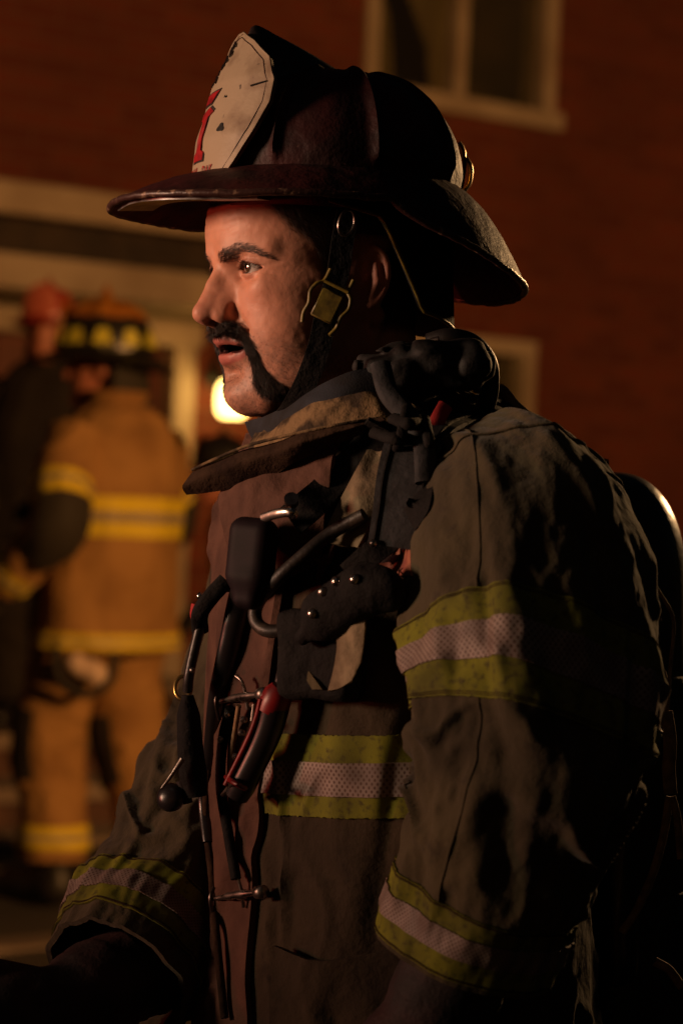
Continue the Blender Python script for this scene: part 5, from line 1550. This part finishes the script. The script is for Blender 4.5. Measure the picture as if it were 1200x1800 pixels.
def build_background():
    xs = np.linspace(-40, 40, 81); ys = np.concatenate([np.linspace(-8, 14, 89), np.linspace(15, 70, 20)])
    X, Y = np.meshgrid(xs, ys, indexing='ij')
    Z = np.minimum(ground_z(X, Y), 0.62) + 0.006 * noise3(np.stack([X * 1.3, Y * 1.3, 0 * X], -1), 3)
    g = mesh_obj('ground', np.stack([X, Y, Z], -1).reshape(-1, 3), grid_faces(len(xs), len(ys)), MT['ground'], world=True)
    tag(g, kind='structure')
    # ---- house
    house = empty('brick_house', wl(0.0, 0.0, 0.3), 'dark red brick house filling the background, with pale framed windows', 'house')
    s0, s1 = -9.0, 13.0
    holes = []
    def rect(pxl, pyt, pxr, pyb):
        sl, zt = wallpt(pxl, pyt); sr, zb = wallpt(pxr, pyb)
        return sl, sr, zb, zt
    # upper window, lower window, front door, in wall coordinates
    s_r, zb = wallpt(968, 228); s_l, _ = wallpt(636, 150)
    upper = (s_l, s_r, zb, zb + 1.45)
    s_r2, zt2 = wallpt(938, 602)
    lower = (s_r2 - 1.25, s_r2, zt2 - 1.4, zt2)
    s_d, zd = wallpt(341, 566)
    door = (s_d - 1.15, s_d, 0.62, zd)
    holes = [upper, lower, door]
    # wall built as a grid of blocks leaving real openings
    sc_ = sorted({s0, s1, *[h[0] + 0.06 for h in holes], *[h[1] - 0.06 for h in holes]})
    zc_ = sorted({-0.4, 7.0, *[h[2] + 0.06 for h in holes], *[h[3] - 0.06 for h in holes]})
    V, Fc, uvs = [], [], []
    def quad(pts, uv):
        n = len(V); V.extend(pts); uvs.extend(uv); Fc.append([n, n + 1, n + 2, n + 3])
    inh = lambda s, z: any(h[0] + 0.06 <= s <= h[1] - 0.06 and h[2] + 0.06 <= z <= h[3] - 0.06 for h in holes)
    for a, b in zip(sc_[:-1], sc_[1:]):
        for c, d in zip(zc_[:-1], zc_[1:]):
            if not inh((a + b) / 2, (c + d) / 2):
                quad([wl(a, 0, c), wl(b, 0, c), wl(b, 0, d), wl(a, 0, d)], [(a, c), (b, c), (b, d), (a, d)])
    for h in holes:
        a, b, c, d = h[0] + .06, h[1] - .06, h[2] + .06, h[3] - .06
        for (p, q) in (((a, c), (a, d)), ((b, d), (b, c)), ((a, d), (b, d)), ((b, c), (a, c))):
            quad([wl(p[0], 0, p[1]), wl(q[0], 0, q[1]), wl(q[0], -.22, q[1]), wl(p[0], -.22, p[1])], [p, q, q, p])
    quad([wl(s0, 0, 7), wl(s1, 0, 7), wl(s1, -6, 7), wl(s0, -6, 7)], [(0, 0), (1, 0), (1, 1), (0, 1)])
    quad([wl(s0, -6, -.4), wl(s0, 0, -.4), wl(s0, 0, 7), wl(s0, -6, 7)], [(0, 0), (6, 0), (6, 7), (0, 7)])
    quad([wl(s1, 0, -.4), wl(s1, -6, -.4), wl(s1, -6, 7), wl(s1, 0, 7)], [(0, 0), (6, 0), (6, 7), (0, 7)])
    mesh_obj('wall', np.array(V), Fc, MT['brick'], house, smooth=False, uv=np.array(uvs), world=True)
    def window(r, mull, shade_l, shade_r, name='window'):
        a, b, c, d = r
        fw = 0.075
        top = wbox(name, a, b, -0.10, 0.03, d - fw, d, MT['trim'], house)
        wbox('sill', a - 0.03, b + 0.03, -0.10, 0.06, c - 0.01, c + fw, MT['trim'], top)
        wbox('jamb', a, a + fw, -0.10, 0.028, c + fw, d - fw, MT['trim'], top); wbox('jamb', b - fw, b, -0.10, 0.028, c + fw, d - fw, MT['trim'], top)
        m = a + (b - a) * mull
        wbox('mullion', m - 0.035, m + 0.035, -0.10, 0.02, c + fw, d - fw, MT['trim'], top)
        for x0, x1, sh in ((a + fw, m - 0.035, shade_l), (m + 0.035, b - fw, shade_r)):
            V = np.array([wl(x0, -0.05, c + fw), wl(x1, -0.05, c + fw), wl(x1, -0.05, d - fw), wl(x0, -0.05, d - fw)])
            mesh_obj('shade', np.array([q - WN * 0.02 for q in V]), [[0, 1, 2, 3]], sh, top, smooth=False, world=True)
            for k in (0.0,):
                wbox('pane', x0, x1, -0.064, -0.058, c + fw, d - fw, MT['glass'], top)
        return top
    w1 = window(upper, 0.49, MT['shade'], MT['shade2'])
    # dark curved reflection in the left pane, built as a flat shape behind it
    a, b, c, d = upper
    q = [(a + .10, c + .95), (a + .2, c + .98), (a + .36, c + .62), (a + .44, c + .1), (a + .16, c + .1), (a + .22, c + .55)]
    q = [(a + .09, c + .66), (a + .17, c + .72), (a + .30, c + .52), (a + .43, c + .30), (a + .46, c + .08), (a + .24, c + .08), (a + .20, c + .40)]
    Vc = np.concatenate([np.array([wl(s, -.0665, z) for s, z in q]), np.array([wl(s, -.0685, z) for s, z in q])]); n = len(q)
    mesh_obj('pane_reflection', Vc, [list(range(n)), list(range(n, 2 * n))[::-1]] + [[i, (i + 1) % n, (i + 1) % n + n, i + n] for i in range(n)], MT['pane_reflection'], w1, smooth=False, world=True)
    window(lower, 0.5, MT['shade2'], MT['shade2'])
    # front door with casing
    a, b, c, d = door
    dr = wbox('door', a + .10, b - .10, -0.12, -0.07, c, d - .10, MT['door'], house)
    wbox('casing', a, a + .115, -0.10, 0.035, c, d - .115, MT['trim'], dr); wbox('casing', b - .115, b, -0.10, 0.035, c, d - .115, MT['trim'], dr)
    wbox('casing', a - .04, b + .03, -0.10, 0.045, d - .115, d + .02, MT['trim'], dr)
    for k in range(2):
        for j in range(3):
            sx = a + .2 + k * .4; zz = c + .2 + j * .5
            wbox('door_panel', sx, sx + .32, -0.075, -0.055, zz, zz + .4, MT['door'], dr)
    # canopy over the door: gutter board, dark shingled band, lower beam
    sg, zg1 = wallpt(60, 322, .55); _, zg0 = wallpt(60, 380, .55); _, zb1 = wallpt(60, 448, .5); _, zb0 = wallpt(60, 510, .5)
    se, _ = wallpt(470, 400, .55)
    cnp = empty('porch_canopy', wl(sg, .3, zb0), 'pale boarded porch canopy over the front door of the brick house', 'canopy')
    wbox('gutter', -6, se, .40, .56, zg0, zg1, MT['trim'], cnp)
    wbox('shingle_band', -6, se - .03, .0, .44, zb1 - .01, zg0 + .01, MT['soffit'], cnp)
    wbox('beam', -6, se, .0, .5, zb0, zb1, MT['trim'], cnp)
    # wall lantern, lit
    sl, zl = wallpt(408, 702, .16)
    lp = empty('wall_lantern', wl(sl, 0.0, zl), 'glowing yellow wall lantern beside the front door, by the chin', 'lantern')
    prof = [(1e-4, -.078), (.045, -.076), (.062, -.055), (.067, 0), (.062, .05), (.045, .075), (1e-4, .078)]
    V, Fc = lathe_geo(prof, 28, None, wl(sl, .16, zl)); mesh_obj('globe', V, Fc, MT['glow'], lp, world=True)
    V, Fc = lathe_geo([(1e-4, .078), (.085, .08), (.06, .11), (.02, .14), (1e-4, .145)], 24, None, wl(sl, .16, zl)); mesh_obj('cap', V, Fc, MT['lampmetal'], lp, world=True)
    tube('arm', cr(np.array([wl(sl, .16, zl + .14), wl(sl, .12, zl + .2), wl(sl, .05, zl + .18), wl(sl, .0, zl + .12)]), 16), .012, MT['lampmetal'], lp, 8, world=True)
    V, Fc = lathe_geo([(1e-4, 0), (.05, 0), (.045, .02), (1e-4, .02)], 20, basis(WN), wl(sl, .001, zl + .1)); mesh_obj('backplate', V, Fc, MT['lampmetal'], lp, world=True)
    lo = lamp('lantern_bulb', 'POINT', wl(sl, .30, zl - .02), None, 3.5, (1.0, 0.5, 0.12), shadow_soft_size=.06)
    # steps up to the door
    st = empty('front_steps', W(20, 1480, 8.5), 'concrete steps with dark risers leading to the front door', 'steps')
    for py, dist in ((1480, 8.5), (1385, 8.85), (1290, 9.2), (1205, 9.55)):
        p = W(30, py, dist); q = p - WA; s = q @ WD; o = q @ WN
        wbox('step', s - 2.6, s + .95, o - .45, o, p[2] - .055, p[2], MT['concrete'], st)
        wbox('riser', s - 2.6, s + .93, o - .45, o - .03, p[2] - .22, p[2] - .056, MT['riser'], st)
    p = W(40, 1690, 7.0); q = p - WA; s = q @ WD; o = q @ WN
    k = wbox('kerb', s - 4, s + 6, o - .16, o, p[2] - .12, p[2] + .04, MT['concrete']); tag(k, kind='structure')
    p = W(40, 1605, 7.6); q = p - WA

def glass_material():
    m = bpy.data.materials.new('window_glass'); m.use_nodes = True
    nt = m.node_tree; nt.nodes.remove(nt.nodes['Principled BSDF'])
    tr = nt.nodes.new('ShaderNodeBsdfTransparent'); tr.inputs[0].default_value = (.8, .8, .75, 1)
    gl = nt.nodes.new('ShaderNodeBsdfGlossy'); gl.inputs['Roughness'].default_value = .05
    fr = nt.nodes.new('ShaderNodeFresnel'); fr.inputs[0].default_value = 1.45
    mx = nt.nodes.new('ShaderNodeMixShader')
    nt.links.new(fr.outputs[0], mx.inputs[0]); nt.links.new(tr.outputs[0], mx.inputs[1]); nt.links.new(gl.outputs[0], mx.inputs[2])
    nt.links.new(mx.outputs[0], nt.nodes['Material Output'].inputs[0])
    return m
MT['glass'] = glass_material()
MT['shade2'] = material('window_blind', (0.15, 0.11, 0.055), 0.8, c2=(0.1, 0.08, 0.04), scale=5)

# ------------------------------------------------------------------ firefighters behind
MT['bcoat'] = material('tan_turnout', (0.36, 0.20, 0.07), 0.85, c2=(0.25, 0.13, 0.045), scale=6, bump=0.4, bscale=60, spec=0.2)
MT['btrim'] = material('yellow_trim', (0.72, 0.56, 0.02), 0.7, c2=(0.6, 0.46, 0.02), scale=9)
MT['bgrey'] = material('grey_tape', (0.3, 0.24, 0.16), 0.6)
MT['bpatch'] = material('black_patch', (0.025, 0.02, 0.015), 0.8)
MT['bskin'] = material('far_skin', (0.45, 0.17, 0.11), 0.5, sss=0.1)
MT['bhelm'] = material('black_helmet', (0.015, 0.013, 0.011), 0.35)
MT['byel'] = material('yellow_helmet', (0.5, 0.22, 0.02), 0.4)
MT['bred'] = material('red_helmet', (0.45, 0.045, 0.03), 0.35, c2=(0.3, 0.02, 0.015), scale=12)
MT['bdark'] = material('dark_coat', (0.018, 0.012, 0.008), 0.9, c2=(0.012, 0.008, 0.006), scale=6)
MT['reflector'] = material('reflective_tag', (0.6, 0.55, 0.05), 0.35, spec=0.8)
MT['glint'] = material('silver_tag', (0.8, 0.75, 0.6), 0.25, metal=0.8)

def figure(base, heading, hgt, cloth, arms, label, lean=0.0, stride=0.1, head_turn=0.0, detail=True):
    """a standing firefighter; arms = per side (elbow, wrist) in body space (forward, left, up) for a 1.8 m body"""
    k = hgt / 1.8
    hd = math.radians(heading)
    f = np.array([math.cos(hd), math.sin(hd), 0]); l = np.array([-f[1], f[0], 0]); u = np.array([0, 0, 1.0])
    base = np.asarray(base, float)
    B = lambda q: base + (np.asarray(q, float)[..., 0:1] * f + np.asarray(q, float)[..., 1:2] * l + np.asarray(q, float)[..., 2:3] * u) * k
    root = empty('person', base, label, 'person')
    ht = math.radians(head_turn); hc, hs = math.cos(ht), math.sin(ht)
    hc0 = np.array([0.07 + lean, 0, 1.60])
    def hf(p):
        q = p - hc0
        q = np.stack([q[:, 0] * hc + q[:, 1] * hs, -q[:, 0] * hs + q[:, 1] * hc, q[:, 2]], 1)
        a = q.copy(); a[:, 1] = np.abs(a[:, 1])
        d = ell(q, (-.01, 0, .04), (.098, .077, .09))
        d = smin(d, ell(q, (.03, 0, -.04), (.065, .058, .085)), .03)
        d = smin(d, cap(q, (.09, 0, .015), (.108, 0, -.02), .012, .016), .012)
        d = smin(d, ell(q, (.07, 0, -.10), (.03, .03, .02)), .02)
        d = smax(d, -ell(a, (.10, .032, .012), (.02, .02, .012)), .012)
        d = smax(d, -ell(q, (.105, 0, -.062), (.015, .024, .006)), .006)
        d = smin(d, ell(a, (-.01, .08, 0), (.02, .008, .032)), .01)
        d = smin(d, cap(q, (-.03, 0, -.05), (-.07, 0, -.22), .058, .07), .03)
        return d
    V, Q = surface_nets(hf, hc0 - [.17, .13, .3], hc0 + [.16, .13, .17], .008)
    mesh_obj('body', B(V), Q, MT['bskin'], root, world=True)
    # coat
    lv = np.array([[1.50, .09, .085], [1.46, .15, .11], [1.40, .215, .145], [1.25, .245, .172], [1.0, .238, .175], [.85, .248, .182], [.76, .258, .186]])
    def tpt(a, v, off=0.0):
        a, v = np.broadcast_arrays(np.asarray(a, float), np.asarray(v, float))
        z = np.interp(v, np.linspace(0, 1, 7), lv[:, 0]); w = np.interp(v, np.linspace(0, 1, 7), lv[:, 1]); dp = np.interp(v, np.linspace(0, 1, 7), lv[:, 2])
        q = np.stack([np.cos(a) * dp + lean * np.clip((z - .8) / .8, 0, 1), np.sin(a) * w, z], -1)
        n = norm(np.stack([np.cos(a) / dp, np.sin(a) / w, 0 * a], -1))
        d = .014 * fbm(np.stack([np.cos(a) * 2, np.sin(a) * 2, v * 4 + base[0]], -1), 3, 5) + .010 * (crease(np.stack([np.cos(a) * 2, np.sin(a) * 2, v * 5], -1), 8) - .3)
        return q + n * (d + off)[..., None]
    A = np.linspace(0, 2 * np.pi, 80, endpoint=False)
    def band(name, v0, v1, off, mat, par, nv=8, a0=None, a1=None):
        closed = a0 is None
        aa = A if closed else np.linspace(a0, a1, 30)
        AA, VV = np.meshgrid(aa, np.linspace(v0, v1, nv), indexing='ij')
        G = B(tpt(AA, VV, off)); C = B(tpt(AA, VV, off - .05))
        return sheet(name, G, mat, par, .004, closed=closed, outward=norm(G - C), world=True)
    coat = band('turnout_coat', 0, 1, 0, cloth, root, 60)
    if detail:
        for v0, v1 in ((.52, .60), (.90, .985)):
            band('yellow_trim', v0, v1, .004, MT['btrim'], coat); band('grey_tape', v0 + (v1 - v0) * .38, v0 + (v1 - v0) * .62, .008, MT['bgrey'], coat)
    # collar
    G = []
    for q in np.linspace(0, 1, 5): G.append(np.stack([np.cos(A) * (.085 + .01 * q) + lean * .95 + .01, np.sin(A) * (.09 + .008 * q), 1.46 + .075 * q + 0 * A], -1))
    G = B(np.stack(G, 1)); sheet('collar', G, cloth, coat, .006, closed=True, outward=norm(G - B([lean, 0, 1.5])), world=True)
    def limb(name, pts, rad, mat, par, seed, bands=(), patch=None, nn=60):
        path = cr(np.asarray(pts, float), nn); r = np.interp(np.linspace(0, 1, nn), np.linspace(0, 1, len(rad)), rad)
        t, e1, e2 = frames(path, (0.05, 0.02, 1) if abs(path[-1, 2] - path[0, 2]) < .15 else (1, 0.05, 0.1))
        def pt(a, v, off=0.0):
            a, v = np.broadcast_arrays(np.asarray(a, float), np.asarray(v, float))
            x = v * (nn - 1); i = np.minimum(x.astype(int), nn - 2); w = (x - i)[..., None]
            c = path[i] * (1 - w) + path[i + 1] * w; E1 = e1[i] * (1 - w) + e1[i + 1] * w; E2 = e2[i] * (1 - w) + e2[i + 1] * w
            R = r[i] * (1 - w[..., 0]) + r[i + 1] * w[..., 0]
            d = .010 * fbm(np.stack([np.cos(a) * 1.6, np.sin(a) * 1.6, v * 6 + seed], -1), 3, seed) + .009 * (crease(np.stack([np.cos(a) * 1.2, np.sin(a) * 1.2, v * 9 + seed], -1), seed + 4) - .3)
            return c + (np.cos(a)[..., None] * E1 + np.sin(a)[..., None] * E2) * (R + d + off)[..., None]
        def bd(nm, v0, v1, off, mt, pr, a0=None, a1=None, nv=8):
            closed = a0 is None
            aa = np.linspace(0, 2 * np.pi, 40, endpoint=False) if closed else np.linspace(a0, a1, 16)
            AA, VV = np.meshgrid(aa, np.linspace(v0, v1, nv), indexing='ij')
            G = B(pt(AA, VV, off)); C = B(pt(AA, VV, off - .04))
            return sheet(nm, G, mt, pr, .004, closed=closed, outward=norm(G - C), world=True)
        o = bd(name, 0, 1, 0, mat, par, nv=70)
        for v0, v1 in bands:
            bd('yellow_trim', v0, v1, .004, MT['btrim'], o if o.parent == root else par); bd('grey_tape', v0 + (v1 - v0) * .38, v0 + (v1 - v0) * .62, .008, MT['bgrey'], o if o.parent == root else par)
        for v0, v1, a0, a1 in (patch or ()):
            bd('black_patch', v0, v1, .010, MT['bpatch'], o if o.parent == root else par, a0, a1)
        return path
    for sd, (el_, wr, patch) in arms.items():
        sh = np.array([lean * .9, .19 * sd, 1.39])
        path = limb('sleeve', [sh, (sh * .5 + np.asarray(el_) * .5) + [0, .02 * sd, 0], el_, (np.asarray(el_) + np.asarray(wr)) / 2, wr], [.085, .082, .078, .068, .062], cloth, coat, 11 + sd, ((.28, .39), (.85, .95)) if detail else (), patch)
        w = path[-1]; dr = norm(path[-1] - path[-4])
        def gf(p):
            d = cap(p, w - dr * .03, w + dr * .06, .045, .04); d = smin(d, ell(p, w + dr * .10, (.05, .04, .05)), .02)
            sd_ = norm(np.cross(dr, [0.1, 0.2, 1.0]))
            for j in range(4):
                b = w + dr * .13 + sd_ * (.03 - .02 * j); d = smin(d, chain(p, [b, b + dr * .04, b + dr * .055 - np.array([0, 0, .03])], [.013, .012, .011]), .006)
            return smin(d, chain(p, [w + dr * .07 + sd_ * .035, w + dr * .11 + sd_ * .06], [.016, .012]), .008)
        V, Q = surface_nets(gf, w - .2, w + .25, .01); mesh_obj('glove', B(V), Q, MT['bpatch'], root, world=True)
    for sd in (1, -1):
        hip = np.array([0.0, .105 * sd, .86]); kn = np.array([.05 + stride * sd * .6, .115 * sd, .48]); an = np.array([stride * sd - .02, .12 * sd, .13])
        limb('trouser_leg', [hip, (hip + kn) / 2 + [.02, 0, 0], kn, (kn + an) / 2 + [-.01, 0, 0], an], [.125, .115, .108, .102, .105], cloth, root, 21 + sd, ((.86, .95),) if detail else (), ((.40, .68, -1.7, 1.7),) if detail else None)
        def bf(p):
            q = p - np.array([an[0], an[1], 0])
            d = cap(q, (-.02, 0, .2), (-.02, 0, .05), .066, .056); d = smin(d, chain(q, [(-.03, 0, .05), (.08, 0, .045), (.16, 0, .04)], [.052, .05, .042]), .03)
            return smax(d, -q[:, 2], .004)
        V, Q = surface_nets(bf, (an[0] - .12, an[1] - .1, -.02), (an[0] + .24, an[1] + .1, .3), .012); mesh_obj('boot', B(V), Q, MT['black'], root, world=True)
    return root, B, hc0, (hc, hs), coat, band

def far_helmet(B, hc0, turn, shell, trim, label, tags=True, crown=None, size=1.0):
    """dome with comb, brim longer at the back, reflective tags, front shield"""
    hc, hs = turn
    def T(q):
        q = np.asarray(q, float) * size; x = q[..., 0] * hc - q[..., 1] * hs; y = q[..., 0] * hs + q[..., 1] * hc
        return B(np.stack([x, y, q[..., 2]], -1) + hc0 + np.array([0, 0, .055]))
    root = empty('fire_helmet', T(np.zeros(3)), label, 'helmet', None)
    ph = np.linspace(0, 2 * np.pi, 72, endpoint=False)
    S, PHI = np.linspace(0, .999, 20), ph
    PH, SS = np.meshgrid(ph, S, indexing='ij')
    rr = np.cos(SS * np.pi / 2) ** .75
    rid = sum(np.exp(-(((PH - k * np.pi / 4 + np.pi) % (2 * np.pi) - np.pi) * rr / .1) ** 2) for k in range(8)) * .006
    G = T(np.stack([np.cos(PH) * (.128 + rid) * rr, np.sin(PH) * (.108 + rid) * rr, .125 * np.sin(SS * np.pi / 2) + rid], -1))
    dm = sheet('crown', G, shell, root, .004, closed=True, outward=norm(G - T(np.zeros(3))), world=True)
    if crown is not None:
        PH, SS = np.meshgrid(ph, np.linspace(.46, .999, 14), indexing='ij'); rr = np.cos(SS * np.pi / 2) ** .75
        rid = sum(np.exp(-(((PH - k * np.pi / 4 + np.pi) % (2 * np.pi) - np.pi) * rr / .1) ** 2) for k in range(8)) * .006
        G = T(np.stack([np.cos(PH) * (.134 + rid) * rr, np.sin(PH) * (.114 + rid) * rr, .132 * np.sin(SS * np.pi / 2) + rid], -1))
        sheet('crown_cover', G, crown, root, .004, closed=True, outward=norm(G - T(np.zeros(3))), world=True)
    an = np.linspace(1.95, 2 * np.pi - 1.95, 40)
    G = np.stack([T(np.stack([np.cos(an) * (.115 + .02 * q), np.sin(an) * (.098 + .02 * q), 0 * an - .15 * q], -1)) for q in np.linspace(0, 1, 6)], 1)
    sheet('neck_flap', G, MT['bpatch'], root, .004, outward=norm(G - T(np.array([0, 0, -.07]))), world=True)
    PH, SS = np.meshgrid(ph, np.linspace(0, 1, 8), indexing='ij')
    w = .035 + .035 * np.clip(-np.cos(PH), 0, 1) + .02 * np.clip(np.cos(PH), 0, 1)
    G = T(np.stack([np.cos(PH) * (.126 + w * SS), np.sin(PH) * (.106 + w * SS), -(.02 + .03 * np.clip(-np.cos(PH), 0, 1)) * SS], -1))
    up = norm(B(np.array([0, 0, 1.0])) - B(np.zeros(3)))
    sheet('brim', G, shell, root, .005, closed=True, outward=np.broadcast_to(up, G.shape), world=True)
    a = np.linspace(-.55, .55, 14); z = np.linspace(0, 1, 10)
    A_, Z_ = np.meshgrid(a, z, indexing='ij')
    wd = np.interp(Z_, [0, .4, .8, 1], [.7, 1, .75, .1])
    G = T(np.stack([.137 * np.cos(A_ * wd) - .03 * Z_, .137 * np.sin(A_ * wd), .005 + .13 * Z_], -1)); sheet('shield', G, trim, root, .004, outward=norm(G - T(np.zeros(3))), world=True)
    if tags:
        for k, an in enumerate(np.radians([28, 62, 96, 130, 164, 196, 230, 264, 298, 332])):
            pts = []
            for da, zz in ((-.2, .014), (.2, .014), (.11, .055), (-.11, .055)):
                rr_ = (1 - (zz / .125) ** 2.2) ** .5
                pts.append([np.cos(an + da) * (.131 * rr_ + .004), np.sin(an + da) * (.111 * rr_ + .004), zz])
            o = np.array([np.cos(an), np.sin(an), .2]) * .004
            V = np.concatenate([T(np.array(pts)), T(np.array(pts) + o)])
            mesh_obj('reflective_tag', V, [[4, 5, 6, 7], [0, 1, 5, 4], [1, 2, 6, 5], [2, 3, 7, 6], [3, 0, 4, 7]], MT['reflector'], dm, smooth=False, world=True)
    return root, T

def build_people():
    d = 7.7
    gz = W(168, 1590, d)
    b = gz.copy()
    b[2] = float(ground_z(0, b[1])) + .01
    hgt = (W(200, 548, d)[2] - b[2]) / 1.775 * 1.8
    arms = {1: ((-.07, .33, 1.13), (.15, .30, .95), ((.40, .68, 1.6, 4.9),)), -1: ((.05, -.32, 1.14), (.28, -.22, 1.10), ((.38, .58, 1.2, 4.4),))}
    root, B, hc0, turn, coat, band = figure(b, 146, hgt, MT['bcoat'], arms, 'firefighter in tan coat with yellow bands standing behind at the left', lean=-.01, stride=.10, head_turn=30)
    hr, T = far_helmet(B, hc0, turn, MT['bhelm'], MT['byel'], 'black fire helmet with orange crown and bright yellow tags', crown=MT['byel2'], size=1.15)
    # soot-dark lower crown with the tags on it
    # tool pouch and a white tag on the hip
    p = W(152, 1178, d - .25)
    rg = empty('rolled_gloves', p, 'pale rolled gloves clipped to a dark loop at the hip of the tan-coated firefighter', 'gloves')
    for k, (dx, dz, r) in enumerate(((-.02, .012, .034), (.024, -.006, .036))):
        q = cr(np.array([p + [dx - .03, 0, dz + .02], p + [dx, -.012, dz], p + [dx + .03, 0, dz - .02]]), 14)
        tube('glove', q, np.interp(np.linspace(0, 1, 14), [0, .2, .8, 1], [r * .6, r, r * .95, r * .5]), MT['glint2'], rg, 12, world=True)
    tube('loop', cr(np.array([p + [-.09, .02, .06], p + [-.08, -.01, -.02], p + [.0, -.015, -.07], p + [.07, -.01, -.03], p + [.08, .02, .05]]), 30), .014, MT['bpatch'], rg, 8, world=True)
    b2 = W(62, 1290, 9.35); b2[2] = W(30, 1290, 9.2)[2] + .01
    top = W(62, 503, 9.35)[2]
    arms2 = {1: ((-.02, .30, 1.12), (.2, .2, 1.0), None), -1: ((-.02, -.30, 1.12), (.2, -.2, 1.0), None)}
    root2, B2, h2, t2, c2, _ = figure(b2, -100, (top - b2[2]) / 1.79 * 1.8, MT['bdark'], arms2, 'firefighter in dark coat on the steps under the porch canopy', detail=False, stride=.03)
    far_helmet(B2, h2, t2, MT['bred'], MT['bred2'], 'bright red fire helmet of the firefighter on the steps', tags=False)
    # third one, mostly hidden behind the near man
    b3 = W(455, 1500, 9.0); b3[2] = float(ground_z(0, b3[1]))
    arms3 = {1: ((.05, .30, 1.12), (.3, .22, 1.0), None), -1: ((.0, -.29, 1.12), (.22, -.16, 1.02), None)}
    r3, B3, h3, t3, c3, _ = figure(b3, 200, 1.45, MT['bcoat'], arms3, 'stooping firefighter half hidden behind the nearest firefighter', lean=.18, stride=.08)
    far_helmet(B3, h3, t3, MT['bhelm'], MT['bhelm'], 'black fire helmet of the stooping firefighter', tags=False)
MT['byel2'] = material('orange_crown', (0.42, 0.17, 0.02), 0.45, c2=(0.3, 0.1, 0.015), scale=14)
MT['bred2'] = material('red_shield', (0.5, 0.13, 0.08), 0.4)
MT['glint2'] = material('pale_glove', (0.6, 0.45, 0.35), 0.6)
# ------------------------------------------------------------------ assemble
build_background()
FIG = empty('person', S2W(P(640, 900, 0.1)) * np.array([1, 1, 0]), 'moustached firefighter in the foreground, looking left with his mouth open', 'person')
build_head(FIG)
build_helmet()
coat, ls_, rs_ = build_coat(FIG)
build_gear(coat)
build_people()
